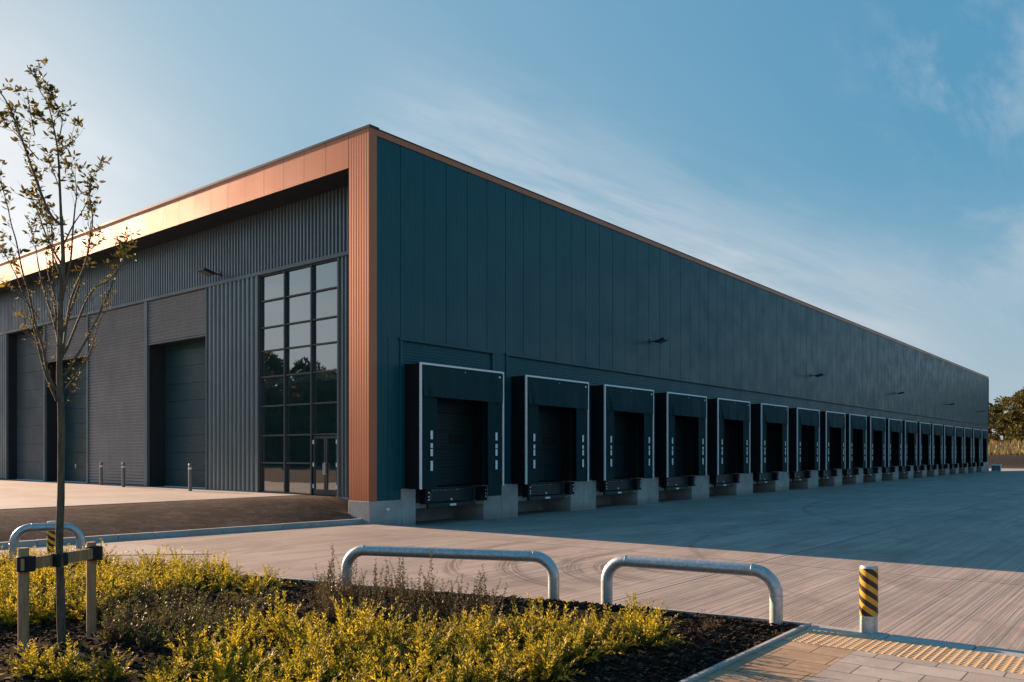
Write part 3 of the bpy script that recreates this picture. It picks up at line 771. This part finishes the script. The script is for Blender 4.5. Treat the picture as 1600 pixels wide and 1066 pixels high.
# floodlights
def make_flood():
    r_ = empty('floodlight')
    part('bracket', M['lamp'], r_, (-.10, .10, -.03, 0, -.12, .12), (-.03, .03, -.45, -.03, -.03, .02))
    mb = MB(); mb.obox((0, -.62, .0), (.26, 0, 0), (0, .24, -.06), (0, .012, .05)); h = mb.build('lamp_head', M['lamp'], r_, bevel=.015)
    mb = MB(); mb.obox((0, -.635, -.055), (.21, 0, 0), (0, .19, -.048), (0, .001, .004)); mb.build('lens', M['roof'], h)
    return r_
fl = make_flood()
FL = [(17.66, 7.54), (39.98, 7.54), (61.5, 7.54), (82.9, 7.54), (101.6, 7.5)]
fnames = ['wall floodlight above the third dock shelter', 'wall floodlight above the seventh dock shelter', 'middle of the five floodlights on the dark dock wall', 'small distant floodlight second from the far end of the dark wall', 'most distant floodlight near the far end of the dark wall']
for i, (x, z) in enumerate(FL):
    o = fl if i == 0 else dup(fl); o.location = (x, 0, z); tag(o, fnames[i], 'floodlight', 'floodlights on the dark dock wall')
o = dup(fl); o.location = (XF - .05, 10.25, 9.36); o.rotation_euler = (0, 0, R(-90)); tag(o, 'wall floodlight on grey corrugated front above the girt', 'floodlight')

# ------------------------------------------------------------------ hoop barriers and bollards
def hoop(a, b, top, name_label, r=.082, bend=.30):
    a, b = Vector((*a, 0)), Vector((*b, 0)); t = (b - a); L = t.length; t.normalize()
    e = empty('hoop_barrier', a, 0)
    def pt(u, z): return t * u + Vector((0, 0, z))
    pts = [pt(0, -.15), pt(0, .1), pt(0, top - bend - .06), pt(0, top - bend)]
    for k in range(1, 9):
        an = math.pi / 2 * k / 8; pts.append(pt(bend - bend * math.cos(an), top - bend + bend * math.sin(an)))
    pts.append(pt(L / 2, top))
    for k in range(0, 9):
        an = math.pi / 2 * k / 8; pts.append(pt(L - bend + bend * math.sin(an), top - bend + bend * math.cos(an)))
    pts += [pt(L, top - bend - .06), pt(L, .1), pt(L, -.15)]
    MB().tube(pts, r, 28).build('bent_tube', M['galv'], e, smooth=True)
    for c, dr in ((pt(bend, top), t), (pt(L - bend, top), t), (pt(0, top - bend), Vector((0, 0, 1))), (pt(L, top - bend), Vector((0, 0, 1)))):
        MB().tube([c - dr * .009, c - dr * .004, c + dr * .004, c + dr * .009], [r - .002, r + .0035, r + .0035, r - .002], 28, False).build('weld_seam', M['galv'], e, smooth=True)
    tag(e, name_label, 'hoop barrier', 'galvanised hoop barriers round the planting bed'); return e
hoop((-8.81, -9.52), (-7.53, -12.58), .69, 'longer galvanised hoop barrier behind the twiggy shrubs in mid foreground')
hoop((-7.27, -13.32), (-6.93, -15.64), .69, 'galvanised hoop barrier at the bed corner nearest the striped bollard')
hoop((-10.83, -2.04), (-9.80, -2.55), .74, 'small galvanised hoop barrier behind the staked tree')

def striped(loc, hgt, z0, z1, label, r=.105):
    e = empty('striped_bollard', loc)
    MB().lathe([(r - .004, -.1), (r - .004, hgt - .02), (r - .01, hgt - .004), (r - .025, hgt)], 40).build('post', M['galv'], e, smooth=True)
    MB().lathe([(r, z0), (r, z1)], 40).build('hazard_tape', M['tape'], e, smooth=True)
    tag(e, label, 'bollard', 'bollards wrapped in hazard tape'); return e
striped((-6.74, -16.71, .02), .82, .22, .79, 'galvanised bollard with yellow and black tape at the tactile paving')
striped((-9.95, -1.62, 0), .80, .10, .66, 'yellow and black taped bollard half hidden behind the small hoop')
def bollard(loc):
    e = empty('bollard', loc)
    MB().lathe([(.07, -.05), (.07, 1.03), (.066, 1.06), (.05, 1.085), (.0, 1.09)], 24).build('post', M['post'], e, smooth=True)
    return e
b0 = bollard((.23, 10.88, .69)); tag(b0, 'plain grey bollard in front of the open recessed loading door', 'bollard', 'grey bollards before the front')
MB().lathe([(.0715, .86), (.0715, .93)], 24).build('band', M['white'], b0, smooth=True)
b1 = dup(b0); b1.location = (.35, 16.62, .69); tag(b1, 'right one of two grey bollards before the ribbed panel', 'bollard', 'grey bollards before the front')
b2 = dup(b0); b2.location = (.75, 19.61, .69); tag(b2, 'left one of two grey bollards before the ribbed panel', 'bollard', 'grey bollards before the front')

# ------------------------------------------------------------------ staked young tree
PXM = .00692                                     # metres per photo pixel at the tree's distance
Rt = Vector((.6277, -.7785, 0)); Fw = Vector((.7785, .6277, 0))
T0 = Vector((-13.32, -10.19, 0.02))
def tp(x, y, v=0.0): return Rt * ((x - 95) * PXM) + Fw * v + Vector((0, 0, (1025 - y) * PXM))
tree = empty('young_tree', T0); tag(tree, 'young sparse tree tied to wooden stakes in the planting bed', 'tree')
trunk = [(95, 1040, 8.6), (94, 900, 7.6), (94, 780, 7.2), (94, 640, 6.6), (94, 540, 5.6), (95, 450, 4.8), (96, 400, 4.0), (95, 350, 3.0), (93, 290, 2.3), (92, 243, 1.9), (88, 215, 1.5), (80, 182, 1.2), (72, 160, 1.0), (60, 140, .8), (54, 122, .6), (52, 110, .4)]
def spline(pts, n=4):
    out = []
    for i in range(len(pts) - 1):
        p0, p1, p2, p3 = pts[max(i - 1, 0)], pts[i], pts[i + 1], pts[min(i + 2, len(pts) - 1)]
        for k in range(n):
            t = k / n; out.append(tuple(.5 * (2 * b + (c - a) * t + (2 * a - 5 * b + 4 * c - d_) * t * t + (3 * b - a - 3 * c + d_) * t ** 3) for a, b, c, d_ in zip(p0, p1, p2, p3)))
    out.append(pts[-1]); return out
ts_ = spline(trunk)
MB().tube([tp(x + .5 * math.sin(y * .05), y, .02 * math.sin(y * .02)) for x, y, r_ in ts_], [.76 * r_ * PXM * (1 + .05 * math.sin(y * .31)) for x, y, r_ in ts_], 14).build('trunk', M['bark'], tree, smooth=True)
BR = [
 [(94, 352), (85, 340), (75, 310), (66, 270), (58, 235), (52, 205), (47, 185), (36, 165), (20, 145), (8, 128), (1, 118)],
 [(94, 412), (80, 395), (65, 375), (48, 345), (35, 320), (22, 300), (10, 288), (-2, 280)],
 [(86, 612), (75, 580), (72, 550), (62, 510), (55, 465), (47, 430), (40, 385), (35, 360), (31, 330), (24, 300), (17, 284)],
 [(90, 535), (75, 495), (60, 470), (45, 440), (30, 400), (20, 375), (8, 352), (-3, 340)],
 [(92, 545), (85, 500), (78, 460), (75, 420), (70, 385), (66, 350), (56, 328), (45, 303)],
 [(88, 628), (73, 595), (62, 560), (52, 520), (42, 480), (30, 455), (20, 430), (5, 402), (-4, 392)],
 [(74, 570), (60, 552), (48, 535), (30, 522), (20, 500), (10, 492), (2, 488)],
 [(60, 500), (45, 478), (28, 462), (14, 452), (4, 446)],
 [(97, 560), (101, 510), (106, 470), (115, 440), (125, 410), (130, 375), (133, 340), (128, 310), (124, 285), (127, 268), (130, 258)],
 [(100, 612), (115, 595), (135, 570), (148, 545), (160, 510), (172, 490), (179, 476)],
 [(99, 590), (112, 560), (124, 530), (138, 490), (150, 450), (160, 410), (166, 385), (162, 366)],
 [(100, 555), (118, 505), (130, 470), (142, 448), (158, 438), (171, 420), (180, 402), (181, 388)],
 [(97, 470), (110, 440), (122, 410), (131, 370), (140, 340), (148, 325), (152, 302), (150, 290)],
 [(96, 388), (108, 352), (116, 330), (121, 310), (122, 282)],
 [(94, 300), (88, 288), (80, 270), (71, 250), (64, 232)],
 [(94, 246), (98, 238), (105, 230), (113, 219)],
 [(91, 222), (97, 205), (101, 192), (98, 176), (92, 162)],
 [(75, 330), (60, 300), (50, 280), (40, 262), (28, 250)],
 [(60, 250), (48, 235), (38, 222), (30, 212), (20, 204)],
 [(84, 198), (74, 190), (62, 182), (50, 178)],
 [(54, 212), (52, 190), (51, 165), (52, 150)],
 [(97, 520), (104, 470), (108, 420), (107, 380), (101, 330), (100, 300)],
 [(86, 470), (70, 440), (56, 410), (50, 380)],
 [(93, 430), (85, 405), (78, 385), (72, 350), (74, 330)],
 [(96, 640), (104, 620), (108, 600), (110, 588)],
]
mbB, mbL, mbY = MB(), MB(), MB()
def leafcluster(mb, c, n, L0, L1):
    for k in range(n):
        dr = Vector((rnd.uniform(-1, 1), rnd.uniform(-1, 1), rnd.uniform(-.35, 1))).normalized()
        sd = dr.cross(Vector((rnd.uniform(-1, 1), rnd.uniform(-1, 1), rnd.uniform(-1, 1)))).normalized(); L = rnd.uniform(L0, L1); w = L * rnd.uniform(.34, .48)
        p = Vector(c) + dr * .008; nn = dr.cross(sd); m1 = p + dr * L * .45; q = nn * L * rnd.uniform(.05, .16)
        b = len(mb.v)
        mb.v += [tuple(v) for v in (p, p + dr * L * .28 + sd * w * .42, p + dr * L * .62 + sd * w * .40 - q * .5, p + dr * L - q * 1.6, p + dr * L * .62 - sd * w * .40 - q * .5, p + dr * L * .28 - sd * w * .42, m1 - q)]
        mb.f += [(b, b + 1, b + 6), (b + 1, b + 2, b + 6), (b + 2, b + 3, b + 6), (b + 3, b + 4, b + 6), (b + 4, b + 5, b + 6), (b + 5, b, b + 6)]
def twig(p, dr, L, r0, y, dep=0):
    n = 4; pts = [Vector(p)]; d_ = Vector(dr)
    for k in range(n):
        d_ = (d_ + Vector((rnd.uniform(-.25, .25), rnd.uniform(-.25, .25), rnd.uniform(-.05, .25)))).normalized(); pts.append(pts[-1] + d_ * L / n)
    mbB.tube(pts, [r0 * (1 - .75 * i / n) for i in range(n + 1)], 5, False)
    low = y > 440
    for k in range(1, n + 1):
        if low:
            if rnd.random() < .42: leafcluster(mbY, pts[k], rnd.randint(1, 3), .016, .034)
        else:
            if rnd.random() < (.28 if k < n else .9): leafcluster(mbL, pts[k], rnd.randint(2, 3 if k < n else 5), .04, .085)
    if dep == 0 and rnd.random() < .5:
        twig(pts[2], (d_ + Vector((rnd.uniform(-.8, .8), rnd.uniform(-.8, .8), .3))).normalized(), L * .6, r0 * .6, y, 1)
for br in BR:
    sl_ = rnd.uniform(-.9, .9); n = len(br)
    sp_ = spline([(x, y, 0) for x, y in br], 4); m_ = len(sp_)
    length = sum(math.dist(br[i], br[i + 1]) for i in range(n - 1))
    r0 = min(2.1, .7 + length * .0062) * PXM
    P_ = [tp(x, y, sl_ * (i / m_) * length * PXM * .55) for i, (x, y, _) in enumerate(sp_)]
    mbB.tube(P_, [r0 * (1 - .82 * i / (m_ - 1)) for i in range(m_)], 7, False)
    for i in range(2, m_):
        y = sp_[i][1]; f_ = i / m_
        if rnd.random() < (.50 + .14 * f_ if y < 440 else .62):
            ax = (P_[i] - P_[i - 1]).normalized()
            d_ = (ax * .9 + Vector((rnd.uniform(-1, 1), rnd.uniform(-1, 1), rnd.uniform(-.3, .6))) * .8).normalized()
            twig(P_[i], d_, rnd.uniform(.06, .30), .0030, y)
    leafcluster(mbL if br[-1][1] < 440 else mbY, P_[-1], 5, .035, .08)
for i in range(30, len(ts_)):
    x, y, r_ = ts_[i]
    if y < 300 and rnd.random() < .85: twig(tp(x, y), Vector((rnd.uniform(-1, 1), rnd.uniform(-1, 1), .5)).normalized(), rnd.uniform(.06, .16), .003, y)
mbB.build('branches', M['bark'], tree, smooth=True); mbL.build('leaves', M['bud'], tree); mbY.build('young_leaves', M['buds'], tree)

# stakes: two posts, cross bar and rubber ties
def wp(x, y, t): # point on the vertical line through ground spot
    return None
stk = empty('tree_stakes', (-13.25, -10.0, 0)); tag(stk, 'two wooden stakes joined by a crossbar with black rubber ties', 'tree stakes')
A = Vector((-13.71, -10.23, 0)) - stk.location; Bv = Vector((-12.84, -9.83, 0)) - stk.location
for c, h in ((A, 1.21), (Bv, 1.17)):
    mb = MB(); mb.lathe([(.052, -.25), (.052, h - .02), (.045, h)], 18, tuple(c)); mb.build('post', M['wood'], stk, smooth=True)
t = (Bv - A).normalized(); nrm = Vector((t.y, -t.x, 0))          # towards the camera
off = nrm * .068
mb = MB(); mb.obox((A + Bv) / 2 + off + Vector((0, 0, 1.045)), t * ((Bv - A).length / 2 + .09), nrm * .016, Vector((0, 0, .062)) + t * 0)
mb.build('crossbar', M['wood'], stk, bevel=.004)
for c, r_ in ((A, .062), (Bv, .062)):
    mb = MB(); mb.tube([c + off * .5 + Vector((0, 0, z)) for z in (.965, .97, 1.12, 1.125)], [.085, .09, .09, .085], 14); mb.build('rubber_tie', M['tie'], stk, smooth=True)
tc = Vector((-13.32, -10.19, 0)) - stk.location
mid = A + t * ((tc - A).dot(t))
mb = MB(); mb.obox((mid + off + tc) / 2 + Vector((0, 0, 1.045)), t * .075, ((mid + off * 1.35) - tc) * .5 + nrm * .03 + (nrm * .05), (0, 0, .075)); mb.build('rubber_tie', M['tie'], stk, bevel=.02)

# ------------------------------------------------------------------ shrubs
def spray(mbS, mbLf, base, dr, L, n, leafL, droop=.5, w=.42, leaves=4, flat=False):
    p = Vector(base); d_ = Vector(dr).normalized(); pts = [p.copy()]
    sag = rnd.uniform(.3, 1) * droop
    for k in range(n):
        d_ = (d_ + Vector((rnd.uniform(-.10, .10), rnd.uniform(-.10, .10), -sag * k / n * .22 + rnd.uniform(-.04, .06)))).normalized()
        p = p + d_ * L / n; pts.append(p.copy())
    mbS.tube(pts, [.0032 * (1 - .7 * i / n) for i in range(n + 1)], 4, False)
    for k in range(1, n + 1):
        f_ = k / n
        if f_ < .18: continue
        ax = (pts[k] - pts[k - 1]).normalized(); s1 = ax.cross(Vector((0, 0, 1)));
        s1 = s1.normalized() if s1.length > .1 else Vector((1, 0, 0)); s2 = ax.cross(s1)
        LL = leafL * (1.15 - .55 * f_)
        for q in range(leaves):
            a = q * math.pi * 2 / leaves + k * 1.1 + rnd.uniform(-.3, .3)
            sdv = s1 * math.cos(a) + s2 * math.sin(a) * (.45 if flat else 1)
            dl = (sdv * rnd.uniform(.7, 1.1) + ax * rnd.uniform(.5, 1.1)).normalized()
            sd = dl.cross(s2 * math.cos(a) + Vector((rnd.uniform(-.4, .4), rnd.uniform(-.4, .4), rnd.uniform(-.4, .4)))).normalized()
            mbLf.leaf(pts[k] - ax * rnd.uniform(0, L / n), dl, sd, LL * rnd.uniform(.7, 1.2), LL * w)
def shrub(kind):
    mS, mA, mG = MB(), MB(), MB()
    if kind == 'gold':
        for k in range(34):
            a = rnd.uniform(0, 6.28); tl = rnd.uniform(.05, 1.25); r0 = rnd.uniform(0, .14)
            dr = (math.cos(a) * math.sin(tl), math.sin(a) * math.sin(tl), math.cos(tl))
            spray(mS, mA, (r0 * math.cos(a), r0 * math.sin(a), .02), dr, rnd.uniform(.22, .54), 12, .068, .75, .30, 4, True)
        for k in range(18):
            a = rnd.uniform(0, 6.28); tl = rnd.uniform(.3, 1.5); dr = (math.cos(a) * math.sin(tl), math.sin(a) * math.sin(tl), math.cos(tl))
            spray(mS, mG, (rnd.uniform(-.1, .1), rnd.uniform(-.1, .1), .02), dr, rnd.uniform(.2, .32), 10, .05, .6, .36)
        return mS, (mA, 'gold'), (mG, 'green')
    if kind == 'low':
        for k in range(46):
            a = rnd.uniform(0, 6.28); tl = rnd.uniform(.1, 1.35); dr = (math.cos(a) * math.sin(tl), math.sin(a) * math.sin(tl), math.cos(tl))
            spray(mS, mA if k % 3 else mG, (rnd.uniform(-.12, .12), rnd.uniform(-.12, .12), .01), dr, rnd.uniform(.2, .42), 8, .052, .5, .5, 3)
        return mS, (mA, 'olive'), (mG, 'plum')
    for k in range(7):   # twiggy upright
        a = rnd.uniform(0, 6.28); tl = rnd.uniform(.0, .42); dr = (math.cos(a) * math.sin(tl), math.sin(a) * math.sin(tl), math.cos(tl))
        b = (rnd.uniform(-.12, .12), rnd.uniform(-.12, .12), .01); Ls = rnd.uniform(.35, .72)
        spray(mS, mA, b, dr, Ls, 15, .042, .15, .42, 3)
    for k in range(44):
        a = rnd.uniform(0, 6.28); tl = rnd.uniform(.3, 1.4); dr = (math.cos(a) * math.sin(tl), math.sin(a) * math.sin(tl), math.cos(tl))
        spray(mS, mG, (rnd.uniform(-.15, .15), rnd.uniform(-.15, .15), .01), dr, rnd.uniform(.15, .36), 8, .036, .4, .45, 3)
    return mS, (mA, 'twig'), (mG, 'twig')
def proto(kind, nm):
    mS, (a, ma), (b, mb_) = shrub(kind)
    e = empty(nm); mS.build('stems', M['stem'], e); a.build('leaves', M[ma], e); b.build('leaves', M[mb_], e)
    return e
PG = [proto('gold', 'golden_shrub') for _ in range(5)]; PL = [proto('low', 'dark_shrub') for _ in range(3)]; PT = [proto('twig', 'twiggy_shrub') for _ in range(4)]
used = set()
def plant(protos, x, y, sc, label, cat, group):
    pr = rnd.choice(protos)
    o = pr if pr.name not in used else dup(pr); used.add(pr.name)
    o.location = (x, y, bed_z(x, y) - .02); o.rotation_euler = (rnd.uniform(-.1, .1), rnd.uniform(-.1, .1), rnd.uniform(0, 6.28)); o.scale = (sc, sc, sc * rnd.uniform(.9, 1.12))
    tag(o, label, cat, group); return o
def scatter(poly, dist, n, seed):
    r_ = random.Random(seed); xs_ = [p[0] for p in poly]; ys_ = [p[1] for p in poly]; out = []
    for _ in range(n * 60):
        x, y = r_.uniform(min(xs_), max(xs_)), r_.uniform(min(ys_), max(ys_))
        if inside(x, y, poly) and all(math.dist((x, y), q) > dist for q in out):
            out.append((x, y))
            if len(out) >= n: break
    return out
P_BACK = [(-11.3, -2.7), (-13.6, -7.6), (-13.0, -9.1), (-12.2, -8.9), (-11.4, -7.7), (-10.25, -9.6), (-9.25, -8.3), (-9.75, -5.6), (-10.7, -3.2)]
P_FRONT = [(-13.6, -12.6), (-12.85, -11.95), (-11.65, -11.75), (-11.4, -12.5), (-10.8, -13.3), (-10.0, -14.0), (-8.85, -14.45), (-8.6, -14.85), (-8.75, -15.1), (-9.7, -15.25), (-10.5, -15.05), (-11.5, -15.1), (-13.2, -14.8)]
P_GREEN = [(-12.6, -9.5), (-11.6, -8.2), (-10.7, -10.1), (-11.7, -11.3), (-12.6, -11.5), (-13.0, -10.7)]
P_TWIG = [(-9.5, -9.9), (-8.75, -12.3), (-9.6, -13.2), (-10.7, -11.3)]
for x, y in scatter(P_BACK, .36, 62, 1): plant(PG, x, y, rnd.uniform(.7, 1.05), 'golden leaved low shrub in the back clump behind the staked tree', 'shrub', 'golden shrubs in the back clump')
for x, y in scatter(P_FRONT, .34, 64, 2): plant(PG, x, y, rnd.uniform(.55, 1.05), 'golden leaved low shrub in the front clump at the photo bottom', 'shrub', 'golden shrubs in the front clump')
for x, y in ((-13.85, -11.55), (-13.62, -11.95), (-13.95, -11.15)): plant(PG, x, y, .75, 'small golden shrub in front of the tree stakes at bottom left', 'shrub', 'golden shrubs before the stakes')
for x, y in scatter(P_GREEN, .36, 24, 3): plant(PL, x, y, rnd.uniform(.8, 1.05), 'dull olive and plum leaved low shrub right of the stakes', 'shrub', 'dull shrubs right of the stakes')
for x, y in scatter(P_TWIG, .38, 20, 4): plant(PT, x, y, rnd.uniform(.85, 1.15), 'thin twiggy shrub with upright stems before the longer hoop barrier', 'shrub', 'twiggy shrubs before the hoop')

# ------------------------------------------------------------------ far end: trees, dry grass, fence, cabinet, blocks
def crown(seed, h, rx, n, z0=.12, ls=.42):
    r_ = random.Random(seed); mb = MB(); cl = []
    for k in range(46):
        a = r_.uniform(0, 6.28); u = r_.uniform(-1, 1); rr = r_.uniform(.35, 1) ** .6
        ww = 1 - .35 * max(0, u)
        cl.append((Vector((rx * rr * math.cos(a) * math.sqrt(max(0.05, 1 - u * u * .8)) * ww, rx * rr * math.sin(a) * math.sqrt(max(.05, 1 - u * u * .8)) * ww, h * (z0 + (1 - z0) * (.5 + .47 * u)))), r_.uniform(.13, .26) * rx))
    for k in range(n):
        c, cr_ = cl[k % len(cl)]
        v = Vector((r_.gauss(0, 1), r_.gauss(0, 1), r_.gauss(0, 1))).normalized() * cr_ * r_.uniform(.55, 1.08)
        v.z *= .8
        dr = (v.normalized() + Vector((r_.uniform(-.7, .7), r_.uniform(-.7, .7), r_.uniform(-.7, .4)))).normalized(); sd = dr.cross(Vector((r_.uniform(-1, 1), r_.uniform(-1, 1), r_.uniform(-1, 1)))).normalized()
        mb.leaf(c + v, dr, sd, ls * r_.uniform(.6, 1.3), ls * r_.uniform(.4, .7))
    return mb, cl
def big_tree(seed, h, rx, n, ls):
    e = empty('broadleaf_tree'); mb, cl = crown(seed, h, rx, n, .03, ls); mb.build('crown', M['crown'], e)
    t = MB(); t.tube([(0, 0, -.3), (.05, 0, h * .2), (.1, .1, h * .5), (0, .1, h * .8)], [h * .024, h * .019, h * .012, h * .004], 10)
    for c, r_ in cl[:18]: t.tube([(.05, .05, h * .3), tuple(c * .5 + Vector((0, 0, h * .22))), tuple(c)], [h * .008, h * .005, h * .002], 6)
    t.build('trunk', M['bark'], e, smooth=True); return e
bt = [big_tree(21, 12.5, 6.4, 15000, .55), big_tree(22, 11.0, 5.6, 13000, .5), big_tree(23, 13.0, 6.0, 15000, .5)]
SPOT = [(172, .5, 1.02, 0, 'left broadleaf tree beside the far end of the dark wall'), (170, -9.5, 1.06, 2, 'tallest broadleaf tree beyond the dry grass at right edge'),
        (178, -5, .95, 1, 'broadleaf tree between two taller trees beyond the dry grass'), (182, -16, 1.1, 0, 'broadleaf tree at the right photo edge behind the others'),
        (166, -4.2, .72, 1, 'lowest broadleaf tree in front of the far tree line'), (181, 3.5, .9, 0, 'dark broadleaf tree filling the gap behind the wall end'), (176, -12.5, .85, 1, 'rounded broadleaf tree low behind the fence at right'), (190, -1, 1.1, 2, 'broadleaf tree in the back row between the far trees'), (194, -22, 1.2, 0, 'broadleaf tree just outside the right end of the far tree line'),
        (186, 9, 1.0, 1, 'broadleaf tree mostly hidden behind the far end of the warehouse')]
cnt = [0, 0, 0]
for x, y, s_, k, lab in SPOT:
    o = bt[k] if cnt[k] == 0 else dup(bt[k]); cnt[k] += 1
    o.location = (x, y, terrain_z(x, y) - .9); o.scale = (s_,) * 3; o.rotation_euler = (0, 0, rnd.uniform(0, 6.28)); tag(o, lab, 'tree', 'trees beyond the far end')
# row of trees out to the left, mirrored in the tall glazing
for k, (x, y, s_) in enumerate(((-46, 66, 1.05), (-52, 72, 1.2), (-44, 76, 1.25), (-58, 80, 1.3), (-38, 64, 1.15), (-66, 84, 1.3), (-34, 72, 1.2), (-74, 88, 1.35))):
    o = dup(bt[k % 3]); o.location = (x, y, -.4); o.scale = (s_, s_, s_ * .95); o.rotation_euler = (0, 0, k * 1.3)
    tag(o, 'dark broadleaf tree seen mirrored in the tall glazing', 'tree', 'trees mirrored in the glazing')
mb = MB()
for i in range(9000):
    x = 143.5 + 22 * rnd.random() ** 1.5; y = -32 + 50 * rnd.random(); z = terrain_z(x, y); h = rnd.uniform(.5, 1.5); a = rnd.uniform(0, 6.28)
    mb.leaf((x, y, z - .05), Vector((rnd.uniform(-.25, .25), rnd.uniform(-.25, .25), 1)).normalized(), (math.cos(a), math.sin(a), 0), h, .10)
tag(mb.build('dry_grass', M['hay']), 'tall dry yellow grass on the bank below the far trees', 'grass', kind='stuff')
mb = MB(); FP = [(150 - .1 * i, -32 + 3.6 * i) for i in range(13)]
fe = empty('wire_fence', (150, -10, terrain_z(150, -10))); tag(fe, 'wire fence on pale concrete posts in the dry grass', 'fence')
for x, y in FP:
    z = terrain_z(x, y) - fe.location.z
    part('fence_post', M['kerb'], fe, (x - 150 - .09, x - 150 + .09, y + 10 - .09, y + 10 + .09, z - .3, z + 2.1))
mb = MB()
for hz in (.4, .9, 1.4, 1.9): mb.tube([(x - 150, y + 10, terrain_z(x, y) - fe.location.z + hz) for x, y in FP], .012, 4, False)
mb.build('wire', M['galv'], fe)
cb = empty('utility_cabinet', (109.0, -.95, -.27), R(4)); tag(cb, 'small pale utility cabinet on the ground at the far building corner', 'cabinet')
part('body', M['alu'], cb, (-.35, .35, -.55, .55, .08, .85), bevel=.02); part('base', M['kerb'], cb, (-.4, .4, -.6, .6, -.02, .075)); part('lid', M['white'], cb, (-.40, .40, -.60, .60, .855, .93), bevel=.02)
part('door', M['roof'], cb, (-.37, -.352, -.5, -.01, .12, .80), (-.37, -.352, .01, .5, .12, .80))
k0 = None
for k, (y, s_) in enumerate(((-5.0, 1.0), (-6.6, .8), (-7.6, 1.15), (-9.0, .9), (-11.0, 1.0))):
    if k0 is None:
        m_ = MB(); m_.v = [(-.25, -.3, 0), (.25, -.3, 0), (.25, .3, 0), (-.25, .3, 0), (-.15, -.25, .5), (.15, -.25, .5), (.15, .25, .5), (-.15, .25, .5)]
        m_.f = [(3, 2, 1, 0), (4, 5, 6, 7), (0, 1, 5, 4), (1, 2, 6, 5), (2, 3, 7, 6), (3, 0, 4, 7)]
        k0 = m_.build('concrete_block', M['kerb'], bevel=.03); o = k0
    else: o = dup(k0)
    o.location = (130 + k * .3, y, -.30); o.scale = (s_, s_ * 1.3, s_); o.rotation_euler = (0, 0, k * .5)
    tag(o, 'small pale concrete block on the lit road before the far bank', 'concrete block', 'concrete blocks on the far road')

plant(PT, -8.05, -15.25, .42, 'small dry twig tuft alone on the mulch near the bed corner', 'shrub', None)
